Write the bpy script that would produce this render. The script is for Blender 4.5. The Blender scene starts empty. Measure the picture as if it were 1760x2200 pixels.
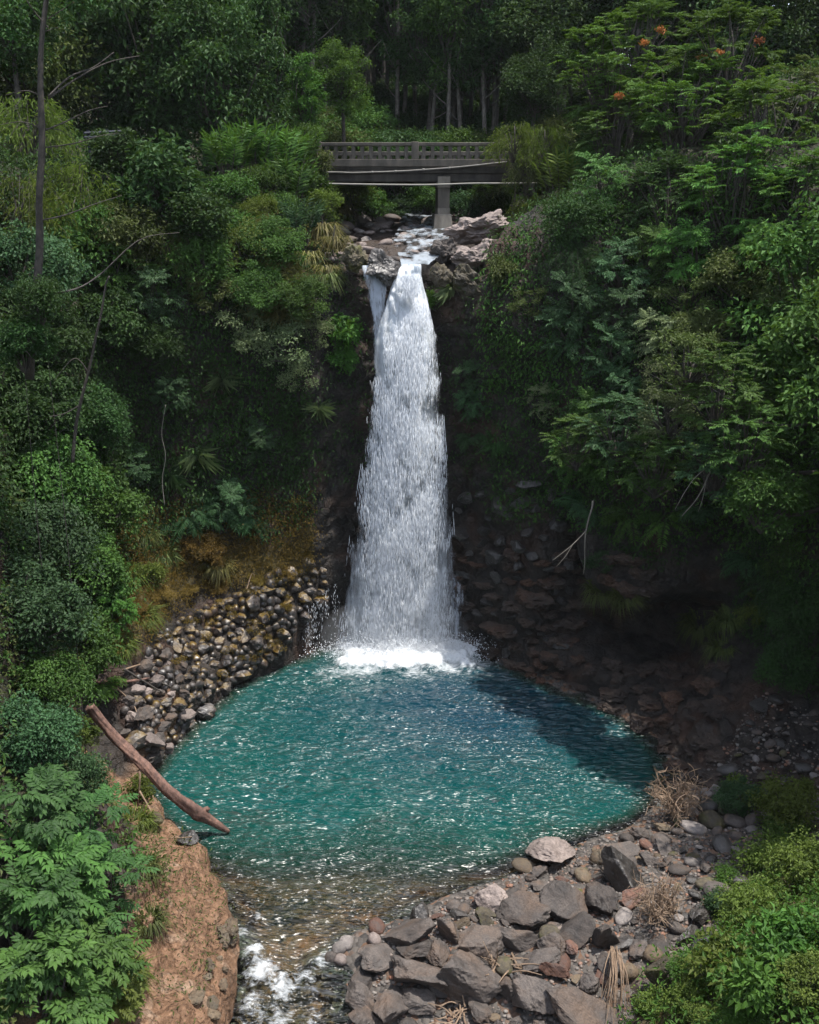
import bpy, bmesh, math, random
import numpy as np
from mathutils import Vector, Matrix
from mathutils.bvhtree import BVHTree

S = bpy.context.scene
COL = S.collection
rad = math.radians
rng = np.random.default_rng(7)

# ---------------------------------------------------------------- camera
PITCH = rad(16.3); CAMZ = 17.5; F = 1100.0 / math.tan(rad(26.0))
CPT, SPT = math.cos(PITCH), math.sin(PITCH)
CAM = np.array([0.0, 0.0, CAMZ])

def ray(px, py):
    xc = (px - 880.0) / F; yc = -(py - 1100.0) / F
    return np.array([xc, yc * SPT + CPT, yc * CPT - SPT])

def onz(px, py, z=0.0):            # point where the sight line meets a level
    d = ray(px, py); return CAM + d * ((z - CAMZ) / d[2])

def ony(px, py, y):                # point on the sight line at a given distance ahead
    d = ray(px, py); return CAM + d * (y / d[1])

def topx(P):
    P = np.atleast_2d(P) - CAM
    dep = P[:, 1] * CPT - P[:, 2] * SPT
    up = P[:, 1] * SPT + P[:, 2] * CPT
    return np.stack([880 + F * P[:, 0] / dep, 1100 - F * up / dep, dep], 1)

# ---------------------------------------------------------------- noise
def _hash(ix, iy, iz, seed):
    h = (ix * 374761393 + iy * 668265263 + iz * 2147483647 + seed * 144665) & 0xffffffff
    h = ((h ^ (h >> 13)) * 1274126177) & 0xffffffff
    h = ((h ^ (h >> 16)) * 2246822519) & 0xffffffff
    return ((h ^ (h >> 15)) & 0xffffff) / float(0xffffff)

def vnoise(P, seed=0):
    P = np.asarray(P, float); i = np.floor(P).astype(np.int64); f = P - i
    f = f * f * (3 - 2 * f); r = 0
    for a in (0, 1):
        for b in (0, 1):
            for c in (0, 1):
                w = (f[:, 0] if a else 1 - f[:, 0]) * (f[:, 1] if b else 1 - f[:, 1]) * (f[:, 2] if c else 1 - f[:, 2])
                r = r + w * _hash(i[:, 0] + a, i[:, 1] + b, i[:, 2] + c, seed)
    return r * 2 - 1

def fbm(P, oct=4, seed=0, gain=.5):
    P = np.asarray(P, float); a = 1.0; r = 0; t = 0
    for k in range(oct):
        r = r + a * vnoise(P * 2.03 ** k + 17.3 * k, seed + k); t += a; a *= gain
    return r / t

def unit(v):
    return v / (np.linalg.norm(v, axis=-1, keepdims=True) + 1e-9)

# ---------------------------------------------------------------- mesh helpers
class MB:
    """collects vertices, triangles and quads, one tint value per face"""
    def __init__(s): s.v = []; s.t = []; s.q = []; s.tt = []; s.qt = []; s.n = 0
    def add(s, v, tris=None, quads=None, tint=0.5):
        v = np.asarray(v, float).reshape(-1, 3)
        if tris is not None and len(tris):
            tris = np.asarray(tris, np.int64).reshape(-1, 3); s.t.append(tris + s.n)
            s.tt.append(np.broadcast_to(np.asarray(tint, float), (len(tris),)).copy())
        if quads is not None and len(quads):
            quads = np.asarray(quads, np.int64).reshape(-1, 4); s.q.append(quads + s.n)
            s.qt.append(np.broadcast_to(np.asarray(tint, float), (len(quads),)).copy())
        s.v.append(v); s.n += len(v)
    def mesh(s, name, smooth=False):
        v = np.concatenate(s.v)
        t = np.concatenate(s.t) if s.t else np.zeros((0, 3), np.int64)
        q = np.concatenate(s.q) if s.q else np.zeros((0, 4), np.int64)
        me = bpy.data.meshes.new(name)
        me.vertices.add(len(v)); me.vertices.foreach_set('co', v.astype(np.float32).ravel())
        loops = np.concatenate([t.ravel(), q.ravel()])
        me.loops.add(len(loops)); me.loops.foreach_set('vertex_index', loops.astype(np.int32))
        nf = len(t) + len(q); me.polygons.add(nf)
        st = np.concatenate([np.arange(len(t)) * 3, len(t) * 3 + np.arange(len(q)) * 4])
        me.polygons.foreach_set('loop_start', st.astype(np.int32))
        me.polygons.foreach_set('use_smooth', np.full(nf, smooth))
        tint = np.concatenate((s.tt or []) + (s.qt or [])) if (s.tt or s.qt) else np.zeros(0)
        at = me.attributes.new('tint', 'FLOAT', 'FACE'); at.data.foreach_set('value', tint.astype(np.float32))
        me.update(calc_edges=True); me.validate()
        return me

def link(name, me, mat=None, parent=None):
    o = bpy.data.objects.new(name, me); COL.objects.link(o)
    if mat is not None and me is not None and len(me.materials) == 0: me.materials.append(mat)
    if parent is not None: o.parent = parent
    return o

def tag(o, label, cat, group=None):
    o['label'] = label; o['category'] = cat
    if group: o['group'] = group
    return o

def kind(o, k, label=None, cat=None):
    o['kind'] = k
    if label: o['label'] = label
    if cat: o['category'] = cat
    return o

def empty(name, loc, label, cat, group=None):
    o = bpy.data.objects.new(name, None); COL.objects.link(o); o.location = Vector(loc)
    o.empty_display_size = .2
    return tag(o, label, cat, group)

def tube(mb, pts, r, n=7, tint=.5, jit=0.0, cap=True):
    pts = np.asarray(pts, float); m = len(pts); r = np.broadcast_to(np.asarray(r, float), (m,))
    d = np.gradient(pts, axis=0); d = unit(d)
    ref = np.array([0, 0, 1.0]) if abs(d[0, 2]) < .8 else np.array([1.0, 0, 0])
    a = unit(np.cross(d, ref)); b = np.cross(d, a)
    ang = np.arange(n) / n * 2 * np.pi
    ring = pts[:, None] + (np.cos(ang)[None, :, None] * a[:, None] + np.sin(ang)[None, :, None] * b[:, None]) * r[:, None, None]
    if jit: ring = ring + (rng.random(ring.shape) - .5) * jit * r[:, None, None]
    v = ring.reshape(-1, 3)
    i = np.arange(m - 1)[:, None] * n + np.arange(n)[None]; j = np.arange(m - 1)[:, None] * n + (np.arange(n)[None] + 1) % n
    q = np.stack([i, j, j + n, i + n], -1).reshape(-1, 4)
    t = None
    if cap:
        v = np.concatenate([v, pts[:1], pts[-1:]]); k = np.arange(n)
        t = np.concatenate([np.stack([np.full(n, m * n), (k + 1) % n, k], 1),
                            np.stack([np.full(n, m * n + 1), (m - 1) * n + k, (m - 1) * n + (k + 1) % n], 1)])
    mb.add(v, tris=t, quads=q, tint=tint)

def spline(pts, n):
    """smooth curve through control points"""
    P = np.asarray(pts, float); m = len(P)
    t = np.linspace(0, m - 1, n); i = np.clip(t.astype(int), 0, m - 2); f = (t - i)[:, None]
    p0 = P[np.clip(i - 1, 0, m - 1)]; p1 = P[i]; p2 = P[i + 1]; p3 = P[np.clip(i + 2, 0, m - 1)]
    return .5 * (2 * p1 + (p2 - p0) * f + (2 * p0 - 5 * p1 + 4 * p2 - p3) * f ** 2 + (3 * p1 - p0 - 3 * p2 + p3) * f ** 3)

def box(mb, x0, x1, y0, y1, z0, z1, tint=.5, taper=0.0):
    t = taper
    v = [(x0, y0, z0), (x1, y0, z0), (x1, y1, z0), (x0, y1, z0), (x0 + t, y0 + t, z1), (x1 - t, y0 + t, z1), (x1 - t, y1 - t, z1), (x0 + t, y1 - t, z1)]
    q = [(0, 3, 2, 1), (4, 5, 6, 7), (0, 1, 5, 4), (1, 2, 6, 5), (2, 3, 7, 6), (3, 0, 4, 7)]
    mb.add(v, quads=q, tint=tint)

def bevel(me, w):
    bm = bmesh.new(); bm.from_mesh(me); bmesh.ops.bevel(bm, geom=bm.edges[:], offset=w, segments=1, affect='EDGES', profile=.5)
    bm.to_mesh(me); bm.free(); return me

# leaves: base, tip and two edges, folded along the midrib
def leaves(mb, P, D, N, L, W, tint, fold=.25, droop=.15, fine=False):
    n = len(P); D = unit(D); N = unit(N - D * (N * D).sum(1, keepdims=True)); Sd = np.cross(D, N)
    L = np.broadcast_to(L, (n,))[:, None]; W = np.broadcast_to(W, (n,))[:, None]
    tint = np.broadcast_to(tint, (n,))
    if not fine:
        b = P; t = P + D * L - N * L * droop
        l = P + D * L * .45 + Sd * W * .5 + N * W * fold; r = P + D * L * .45 - Sd * W * .5 + N * W * fold
        v = np.stack([b, l, t, r], 1).reshape(-1, 3); k = np.arange(n)[:, None] * 4
        tr = np.concatenate([k + [0, 2, 1], k + [0, 3, 2]], 1).reshape(-1, 3)
        mb.add(v, tris=tr, tint=np.repeat(tint, 2))
    else:
        b = P; m = P + D * L * .5 - N * L * droop * .2; t = P + D * L - N * L * droop
        l1 = P + D * L * .25 + Sd * W * .42 + N * W * fold; l2 = P + D * L * .62 + Sd * W * .42 + N * (W * fold - L * droop * .4)
        r1 = P + D * L * .25 - Sd * W * .42 + N * W * fold; r2 = P + D * L * .62 - Sd * W * .42 + N * (W * fold - L * droop * .4)
        v = np.stack([b, l1, l2, t, r2, r1, m], 1).reshape(-1, 3); k = np.arange(n)[:, None] * 7
        tr = np.concatenate([k + [0, 6, 1], k + [1, 6, 2], k + [2, 6, 3], k + [0, 5, 6], k + [5, 4, 6], k + [4, 3, 6]], 1).reshape(-1, 3)
        mb.add(v, tris=tr, tint=np.repeat(tint, 6))

def rdir(n, zb=0.0):
    v = rng.normal(size=(n, 3)); v[:, 2] += zb; return unit(v)

# ---------------------------------------------------------------- materials
def newmat(name):
    m = bpy.data.materials.new(name); m.use_nodes = True; nt = m.node_tree; nt.nodes.clear()
    return m, nt, nt.nodes, nt.links

def nd(ns, t, **kw):
    n = ns.new(t)
    for k, v in kw.items():
        if k in n.inputs.keys(): n.inputs[k].default_value = v
        else: setattr(n, k, v)
    return n

def mathn(ns, ls, op, a, b):
    n = ns.new('ShaderNodeMath'); n.operation = op
    for i, x in enumerate((a, b)):
        if isinstance(x, (int, float)): n.inputs[i].default_value = x
        elif x is not None: ls.new(x, n.inputs[i])
    return n.outputs[0]

def mixc(ns, ls, fac, a, b, mode='MIX'):
    n = ns.new('ShaderNodeMix'); n.data_type = 'RGBA'; n.blend_type = mode
    for k, x in ((0, fac), (6, a), (7, b)):
        if isinstance(x, (int, float)): n.inputs[k].default_value = x
        elif isinstance(x, tuple): n.inputs[k].default_value = (*x, 1)
        else: ls.new(x, n.inputs[k])
    return n.outputs[2]

def ramp(ns, ls, src, a, b):
    n = ns.new('ShaderNodeMapRange'); n.inputs[1].default_value = a; n.inputs[2].default_value = b; ls.new(src, n.inputs[0]); return n.outputs[0]

def noise_tex(ns, ls, scale, detail=5, vec=None, rough=.55):
    n = ns.new('ShaderNodeTexNoise'); n.inputs['Scale'].default_value = scale; n.inputs['Detail'].default_value = detail
    n.inputs['Roughness'].default_value = rough
    if vec is not None: ls.new(vec, n.inputs['Vector'])
    return n

def leafmat(name, c, alt=None, transl=.3, rough=.6, spec=.2):
    m, nt, ns, ls = newmat(name)
    at = nd(ns, 'ShaderNodeAttribute', attribute_name='tint'); oi = ns.new('ShaderNodeObjectInfo')
    alt = alt or tuple(min(1, x * 1.5) for x in c)
    dark = tuple(x * .55 for x in c)
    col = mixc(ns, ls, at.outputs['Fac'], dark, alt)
    hs = ns.new('ShaderNodeHueSaturation'); ls.new(col, hs.inputs['Color'])
    ls.new(mathn(ns, ls, 'ADD', mathn(ns, ls, 'MULTIPLY', oi.outputs['Random'], .5), .75), hs.inputs['Value'])
    hs.inputs['Saturation'].default_value = .95
    ls.new(mathn(ns, ls, 'ADD', mathn(ns, ls, 'MULTIPLY', oi.outputs['Random'], .03), .485), hs.inputs['Hue'])
    p = nd(ns, 'ShaderNodeBsdfPrincipled', Roughness=rough); p.inputs['Specular IOR Level'].default_value = spec
    ls.new(hs.outputs[0], p.inputs['Base Color'])
    tr = ns.new('ShaderNodeBsdfTranslucent'); ls.new(mixc(ns, ls, .5, hs.outputs[0], (c[1] * .9, c[1] * 1.5, c[2] * .6)), tr.inputs['Color'])
    mx = nd(ns, 'ShaderNodeMixShader'); mx.inputs[0].default_value = transl
    ls.new(p.outputs[0], mx.inputs[1]); ls.new(tr.outputs[0], mx.inputs[2])
    o = ns.new('ShaderNodeOutputMaterial'); ls.new(mx.outputs[0], o.inputs['Surface'])
    return m

def rockmat(name, c1, c2, c3=None, scale=3.0, rough=(.6, .95), bump=.5, moss=None, spec=.35, coarse=.6):
    m, nt, ns, ls = newmat(name)
    tc = ns.new('ShaderNodeTexCoord'); oi = ns.new('ShaderNodeObjectInfo')
    ad = ns.new('ShaderNodeVectorMath'); ad.operation = 'ADD'; ls.new(tc.outputs['Object'], ad.inputs[0])
    sc = ns.new('ShaderNodeVectorMath'); sc.operation = 'SCALE'; sc.inputs[3].default_value = 37.0
    cx = ns.new('ShaderNodeCombineXYZ'); [ls.new(oi.outputs['Random'], cx.inputs[k]) for k in range(3)]
    ls.new(cx.outputs[0], sc.inputs[0]); ls.new(sc.outputs[0], ad.inputs[1]); V = ad.outputs[0]
    n1 = noise_tex(ns, ls, scale, 6, V); n2 = noise_tex(ns, ls, scale * coarse * .5, 3, V); n3 = noise_tex(ns, ls, scale * 9, 4, V)
    col = mixc(ns, ls, ramp(ns, ls, n1.outputs[0], .35, .65), c1, c2)
    if c3: col = mixc(ns, ls, ramp(ns, ls, n2.outputs[0], .5, .7), col, c3)
    col = mixc(ns, ls, ramp(ns, ls, n3.outputs[0], .3, .75), mixc(ns, ls, .55, col, (0.01, .01, .01)), col)
    hs = ns.new('ShaderNodeHueSaturation'); ls.new(col, hs.inputs['Color'])
    ls.new(mathn(ns, ls, 'ADD', mathn(ns, ls, 'MULTIPLY', oi.outputs['Random'], .6), .7), hs.inputs['Value']); col = hs.outputs[0]
    if moss:
        ge = ns.new('ShaderNodeNewGeometry'); sx = ns.new('ShaderNodeSeparateXYZ'); ls.new(ge.outputs['Normal'], sx.inputs[0])
        f = mathn(ns, ls, 'MULTIPLY', ramp(ns, ls, sx.outputs[2], .45, .8), ramp(ns, ls, n2.outputs[0], .42, .58))
        col = mixc(ns, ls, f, col, moss)
    p = nd(ns, 'ShaderNodeBsdfPrincipled'); p.inputs['Specular IOR Level'].default_value = spec
    ls.new(col, p.inputs['Base Color'])
    rr = ns.new('ShaderNodeMapRange'); rr.inputs[3].default_value = rough[0]; rr.inputs[4].default_value = rough[1]
    ls.new(ramp(ns, ls, n1.outputs[0], .3, .7), rr.inputs[0]); ls.new(rr.outputs[0], p.inputs['Roughness'])
    b = nd(ns, 'ShaderNodeBump', Strength=bump, Distance=.06)
    ls.new(mathn(ns, ls, 'ADD', n1.outputs[0], mathn(ns, ls, 'MULTIPLY', n3.outputs[0], .35)), b.inputs['Height']); ls.new(b.outputs[0], p.inputs['Normal'])
    o = ns.new('ShaderNodeOutputMaterial'); ls.new(p.outputs[0], o.inputs['Surface'])
    return m

def plainmat(name, c, rough=.8, var=.3, scale=4, bump=.2, c2=None, stretch=None):
    m, nt, ns, ls = newmat(name)
    tc = ns.new('ShaderNodeTexCoord'); V = tc.outputs['Object']
    if stretch:
        mp = ns.new('ShaderNodeMapping'); mp.inputs['Scale'].default_value = stretch; ls.new(V, mp.inputs[0]); V = mp.outputs[0]
    n1 = noise_tex(ns, ls, scale, 6, V, .65)
    c2 = c2 or tuple(x * (1 - var) for x in c)
    col = mixc(ns, ls, ramp(ns, ls, n1.outputs[0], .35, .65), c2, c)
    p = nd(ns, 'ShaderNodeBsdfPrincipled', Roughness=rough); ls.new(col, p.inputs['Base Color'])
    b = nd(ns, 'ShaderNodeBump', Strength=bump, Distance=.05); ls.new(n1.outputs[0], b.inputs['Height']); ls.new(b.outputs[0], p.inputs['Normal'])
    o = ns.new('ShaderNodeOutputMaterial'); ls.new(p.outputs[0], o.inputs['Surface'])
    return m
# ================================================================= terrain
PROF = {
 'lb': [(0,-1.5),(.25,.6),(1.1,1.2),(1.9,1.7),(3.0,3.4),(6,7.5),(10,13),(20,20),(75,44)],
 'll': [(0,-1.5),(.3,.25),(.9,.7),(1.6,1.6),(2.3,4.6),(3.5,10),(5.5,16),(9,19.3),(75,44)],
 'lr': [(0,-2),(.25,1.3),(1.1,2.6),(2.3,3.9),(3.2,4.9),(3.9,8.5),(5.0,14),(7.5,18.4),(75,42)],
 'lr2':[(0,-2),(-.1,2.2),(.5,3.2),(1.2,4.0),(1.9,4.5),(2.3,9),(2.6,14),(4.5,17.2),(75,40)],
 'lf': [(0,-2),(.1,3),(.3,5),(.4,8),(.4,10),(.5,12),(.7,14.2),(2.5,16.2),(75,36)],
 'fall':[(0,-2),(.4,3),(.6,6),(.7,9),(.7,12),(.7,14),(.9,15.0),(9,16.1),(75,30)],
 'rf': [(0,-2),(.4,3),(.7,6),(.7,9),(.5,12),(.4,14),(1.2,15.8),(4,17),(75,34)],
 'rc': [(0,-1),(.5,1),(1.3,3),(1.8,6),(1.8,9),(1.6,12),(2.0,15),(5,18.6),(75,42)],
 'rcave':[(0,-1),(.9,.7),(4.4,1.0),(5.0,3.2),(1.3,3.9),(1.5,6.5),(2.6,11),(6,18.4),(75,44)],
 'rs': [(0,-.4),(.5,.6),(2.0,1.5),(3.6,2.6),(4.0,5.5),(4.3,9),(5.4,13),(9,19),(75,46)],
 'rs2':[(0,0),(1.,1.2),(2,3),(3,4.5),(4.5,7),(6,9),(9,13),(14,19),(75,46)],
 'rb': [(0,-.1),(.8,.8),(1.8,1.9),(3,2.9),(5,4.6),(8,7.5),(12,11),(18,17),(75,36)],
}
OUT = [((-5.6,2),'lb'),((-5.5,12),'lb'),(480,2200,'lb'),(520,2010,'lb'),(458,1900,'lb'),(392,1836,'lb'),(325,1745,'ll'),(308,1690,'ll'),
 (350,1626,'lr'),(400,1570,'lr'),(450,1520,'lr'),(500,1475,'lr'),(600,1430,'lr2'),(690,1392,'lf'),(780,1370,'fall'),(850,1362,'fall'),(930,1368,'fall'),
 (1010,1390,'rf'),(1110,1440,'rc'),(1200,1478,'rcave'),(1300,1520,'rcave'),(1385,1568,'rs'),(1440,1636,'rs'),(1478,1700,'rs'),(1560,1745,'rs'),(1680,1770,'rs'),
 (1790,1800,'rs2'),(1810,1850,'rs2'),(1740,1885,'rb'),(1600,1950,'rb'),(1450,2080,'rb'),(1330,2190,'rb'),((3.6,14),'rb'),((4.2,8),'rb'),((5,2),'rb')]
op = []; pk = []
for o in OUT:
    if len(o) == 2: op.append(o[0]); pk.append(o[1])
    else: q = onz(o[0], o[1]); op.append((q[0], q[1])); pk.append(o[2])
op = np.array(op, float); arc = np.concatenate([[0], np.cumsum(np.linalg.norm(np.diff(op, axis=0), axis=1))])
NU = 560
uu = np.linspace(0, arc[-1], NU)
cxy = spline(op, 4000); carc = np.concatenate([[0], np.cumsum(np.linalg.norm(np.diff(cxy, axis=0), axis=1))])
key_arc = np.interp(np.arange(len(op)), np.linspace(0, len(op) - 1, 4000), carc)
uu = np.linspace(0, carc[-1], NU)
BX = np.stack([np.interp(uu, carc, cxy[:, 0]), np.interp(uu, carc, cxy[:, 1])], 1)
tg = unit(np.gradient(BX, axis=0)); NRM = np.stack([-tg[:, 1], tg[:, 0]], 1)
def gsm(a, s):
    k = np.arange(-int(3 * s), int(3 * s) + 1); w = np.exp(-k ** 2 / (2 * s * s)); w /= w.sum()
    return np.stack([np.convolve(np.pad(a[:, c], (len(k) // 2,) * 2, mode='edge'), w, 'valid') for c in range(a.shape[1])], 1)
NRM = unit(gsm(NRM, 14))
# nine stations of the profile at every u, then dense rows between stations
prof = np.array([PROF[k] for k in pk])                        # key, 9, 2
PU = np.stack([[np.interp(uu, key_arc, prof[:, j, c]) for c in (0, 1)] for j in range(9)])   # 9,2,NU
segn = [10, 20, 22, 22, 22, 22, 22, 20, 60]
rows = []
for j in range(8):
    n = segn[j] if j < 7 else 60
    tt = np.linspace(0, 1, n, endpoint=False)
    if j == 7: tt = tt ** 1.8
    rows += [(1 - t) * PU[j] + t * PU[j + 1] for t in tt]
rows.append(PU[8])
R = np.array(rows)                                           # NV,2,NU
k = np.array([1, 2, 3, 2, 1.]); k /= k.sum()
R2 = R.copy()
for a in range(-2, 3): pass
R2[2:-2] = sum(k[a + 2] * R[2 + a:len(R) - 2 + a] for a in range(-2, 3)); R = R2
NV = len(R)
TX = BX[None, :, 0] + R[:, 0] * NRM[None, :, 0]; TY = BX[None, :, 1] + R[:, 0] * NRM[None, :, 1]; TZ = R[:, 1]
TP = np.stack([TX, TY, TZ], -1)
def grid_normals(P):
    du = np.gradient(P, axis=1); dv = np.gradient(P, axis=0); return unit(np.cross(du, dv))
TN = grid_normals(TP)
fl = TP.reshape(-1, 3)
D_ = np.repeat(R[:, 0:1].transpose(0, 2, 1).reshape(NV, NU, 1), 1, 2).reshape(-1)
am = .55 + np.clip(D_ - 8, 0, 30) * .06
disp = am * fbm(fl * .45, 4, 3) + .28 * fbm(fl * 1.5, 3, 9) + .10 * fbm(fl * 5.0, 2, 14)
ridge = 1 - np.abs(fbm(fl * np.array([.9, .9, 1.6]), 3, 21)) * 2.2
disp = disp + .18 * ridge
edge = np.clip((fl[:, 2] + 1.2) / 1.8, 0.12, 1)
fl = fl + TN.reshape(-1, 3) * (disp * edge)[:, None]
# keep the stream notch above the fall open: press the ground to the bed there
xs_ = fl[:, 0]; ys_ = fl[:, 1]
STREAM = np.array([(-.2, 39.5), (.2, 41), (.4, 43), (.3, 46), (.1, 50), (.6, 55), (1.5, 62), (2.5, 75)])
def bed_top(y): return np.interp(y, [39.6, 41, 44, 48, 52, 58, 66, 80], [14.75, 14.95, 15.5, 15.95, 16.3, 16.8, 18.0, 22])
scx = np.interp(ys_, STREAM[:, 1], STREAM[:, 0])
half = np.interp(ys_, [40, 42, 46, 52, 60, 75], [1.4, 2.7, 3.7, 3.9, 3.6, 2.0])
off = np.abs(xs_ - scx) - half
bt = bed_top(ys_) + .12 * fbm(fl * 1.7, 3, 5) + np.clip(off, 0, 9) * 2.1
notch = (ys_ > 40.3) & (fl[:, 2] > 13.0) & (ys_ < 78)
fl[notch, 2] = np.minimum(fl[notch, 2], bt[notch])
# road bench level with the bridge deck behind both banks
road = (ys_ > 47) & (ys_ < 56) & (fl[:, 2] > 14) & (off > 1.0)
TP = fl.reshape(NV, NU, 3); TN = grid_normals(TP)
idx = np.arange(NV * NU).reshape(NV, NU)
tq = np.stack([idx[:-1, :-1], idx[:-1, 1:], idx[1:, 1:], idx[1:, :-1]], -1).reshape(-1, 4)
UARC = np.tile(uu, (NV, 1)); DOFF = R[:, 0]

# ground inside the basin: pool bed, gravel bar and stream bed
WPX = [(480,2230),(520,2010),(458,1900),(392,1836),(325,1745),(308,1690),(350,1626),(400,1570),(450,1520),(500,1475),(600,1430),(690,1392),(850,1362),(1010,1390),
 (1110,1440),(1200,1480),(1300,1520),(1390,1570),(1440,1640),(1430,1710),(1360,1770),(1270,1800),(1150,1850),(1100,1880),(1020,1905),(900,1945),(820,1985),(745,2015),(690,2050),(740,2110),(725,2230)]
WP = np.array([onz(a, b)[:2] for a, b in WPX]); WP[0, 1] -= 6; WP[-1, 1] -= 6
def sdist(P, poly):
    a = poly; b = np.roll(poly, -1, 0); dmin = np.full(len(P), 1e9); ins = np.zeros(len(P), bool)
    for p, q in zip(a, b):
        e = q - p; w = P - p; t = np.clip((w @ e) / (e @ e + 1e-9), 0, 1); dd = np.linalg.norm(w - t[:, None] * e, axis=1); dmin = np.minimum(dmin, dd)
        c = ((p[1] <= P[:, 1]) != (q[1] <= P[:, 1])) & (P[:, 0] < (q[0] - p[0]) * (P[:, 1] - p[1]) / (q[1] - p[1] + 1e-12) + p[0]); ins ^= c
    return np.where(ins, -dmin, dmin)
gx = np.linspace(-12, 16, 300); gy = np.linspace(4, 43, 420)
GX, GY = np.meshgrid(gx, gy); G2 = np.stack([GX.ravel(), GY.ravel()], 1)
sd = sdist(G2, WP)
def fallz(y):                         # the outlet drops towards the camera
    t = np.clip((22.5 - y) / 5.0, 0, 1); return -.75 * t * t * (3 - 2 * t) - np.clip(17.5 - y, 0, 20) * .05
maxd = np.interp(G2[:, 1], [18, 22.5, 24.6, 27, 31], [.28, .28, .46, 1.4, 2.8])
G3 = np.concatenate([G2, np.zeros((len(G2), 1))], 1)
gz = np.where(sd < 0, -np.minimum(maxd, .03 - sd * np.interp(G2[:, 1], [20, 25, 28], [.25, .5, 2.4])), np.minimum(.95, sd * .2)) + fallz(G2[:, 1])
gz = gz + (.10 * fbm(G3 * .9, 3, 31) + .05 * fbm(G3 * 3.1, 3, 33)) * np.where(sd < 0, .8, 1.2)
GP = np.concatenate([G2, gz[:, None]], 1)
gi = np.arange(len(GP)).reshape(len(gy), len(gx))
gq = np.stack([gi[:-1, :-1], gi[:-1, 1:], gi[1:, 1:], gi[1:, :-1]], -1).reshape(-1, 4)

# outer ground, out to the horizon and under everything
BV = BVHTree.FromPolygons([tuple(p) for p in fl] + [tuple(p) for p in GP], [tuple(q) for q in tq] + [tuple(q + len(fl)) for q in gq])
def hit(px, py):
    d = ray(px, py); d = d / np.linalg.norm(d)
    r = BV.ray_cast(Vector(CAM), Vector(d))
    if r[0] is None: return None, None
    n = np.array(r[1]); n = n if n @ d < 0 else -n
    return np.array(r[0]), n
def ground(x, y, top=60.0):
    r = BV.ray_cast(Vector((x, y, top)), Vector((0, 0, -1)))
    return r[0].z if r[0] is not None else 0.0

# ---- terrain colours: brown earth banks, dark basalt walls, leaf litter above
def terrain_mat():
    m, nt, ns, ls = newmat('terrain_ground')
    at = nd(ns, 'ShaderNodeAttribute', attribute_name='soil'); av = at.outputs['Color']
    ge = ns.new('ShaderNodeNewGeometry'); V = ge.outputs['Position']
    n1 = noise_tex(ns, ls, 1.6, 7, V, .62); n2 = noise_tex(ns, ls, 9, 5, V, .6); n3 = noise_tex(ns, ls, .5, 4, V)
    vo = nd(ns, 'ShaderNodeTexVoronoi', Scale=2.2); vo.feature = 'DISTANCE_TO_EDGE'
    wv = ns.new('ShaderNodeVectorMath'); wv.operation = 'ADD'; ls.new(V, wv.inputs[0]); 
    ws = ns.new('ShaderNodeVectorMath'); ws.operation = 'SCALE'; ws.inputs[3].default_value = .9; ls.new(n1.outputs['Color'], ws.inputs[0]); ls.new(ws.outputs[0], wv.inputs[1])
    ls.new(wv.outputs[0], vo.inputs['Vector'])
    sp_ = ns.new('ShaderNodeSeparateColor'); ls.new(av, sp_.inputs[0])
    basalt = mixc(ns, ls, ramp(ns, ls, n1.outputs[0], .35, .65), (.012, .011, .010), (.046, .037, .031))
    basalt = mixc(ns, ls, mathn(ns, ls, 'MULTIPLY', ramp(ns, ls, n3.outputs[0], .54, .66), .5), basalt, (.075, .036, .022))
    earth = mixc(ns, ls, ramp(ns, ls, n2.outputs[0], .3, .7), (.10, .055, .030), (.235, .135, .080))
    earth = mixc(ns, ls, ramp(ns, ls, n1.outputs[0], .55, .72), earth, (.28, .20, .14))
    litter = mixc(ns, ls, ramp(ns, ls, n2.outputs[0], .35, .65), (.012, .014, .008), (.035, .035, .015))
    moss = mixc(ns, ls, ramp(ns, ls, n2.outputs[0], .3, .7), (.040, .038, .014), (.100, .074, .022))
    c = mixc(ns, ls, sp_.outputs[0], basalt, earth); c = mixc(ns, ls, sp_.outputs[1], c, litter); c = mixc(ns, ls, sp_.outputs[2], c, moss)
    p = nd(ns, 'ShaderNodeBsdfPrincipled'); ls.new(c, p.inputs['Base Color'])
    ls.new(mathn(ns, ls, 'ADD', mathn(ns, ls, 'MULTIPLY', n1.outputs[0], .5), .45), p.inputs['Roughness']); p.inputs['Specular IOR Level'].default_value = .3
    h = mathn(ns, ls, 'ADD', n1.outputs[0], mathn(ns, ls, 'MULTIPLY', n2.outputs[0], .3))
    h = mathn(ns, ls, 'ADD', h, mathn(ns, ls, 'MULTIPLY', ramp(ns, ls, vo.outputs[0], 0, .12), .25))
    b = nd(ns, 'ShaderNodeBump', Strength=.9, Distance=.22); ls.new(h, b.inputs['Height']); ls.new(b.outputs[0], p.inputs['Normal'])
    o = ns.new('ShaderNodeOutputMaterial'); ls.new(p.outputs[0], o.inputs['Surface'])
    return m
def soft(a, lo, hi): return np.clip((a - lo) / (hi - lo), 0, 1)
U_ = {k_: key_arc[i] for i, k_ in enumerate(['a0','a1','lb0','lb1','lb2','lb3','ll0','ll1','lr0','lr1','lr2','lr3','lrf','lf','f0','f1','f2','rf','rc','cv0','cv1','rs0','rs1','rs2','rs3','rs4','rq0','rq1','rb0','rb1','rb2','rb3','e0','e1','e2'])}
ua = UARC.ravel(); da = DOFF.ravel(); za = fl[:, 2]
nz = fbm(fl * .8, 3, 41)
earth_w = (ua < U_['ll1']) * soft(2.6 - da + nz * .8, 0, .5) 
earth_w = np.maximum(earth_w, ((ua > U_['ll1']) & (ua < U_['lr1'])) * soft(.55 - da + nz * .4, 0, .3) * .8)
litter_w = soft(da + nz * 1.2, 3.0, 4.2) * soft(za, 3.5, 5.5)
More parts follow.
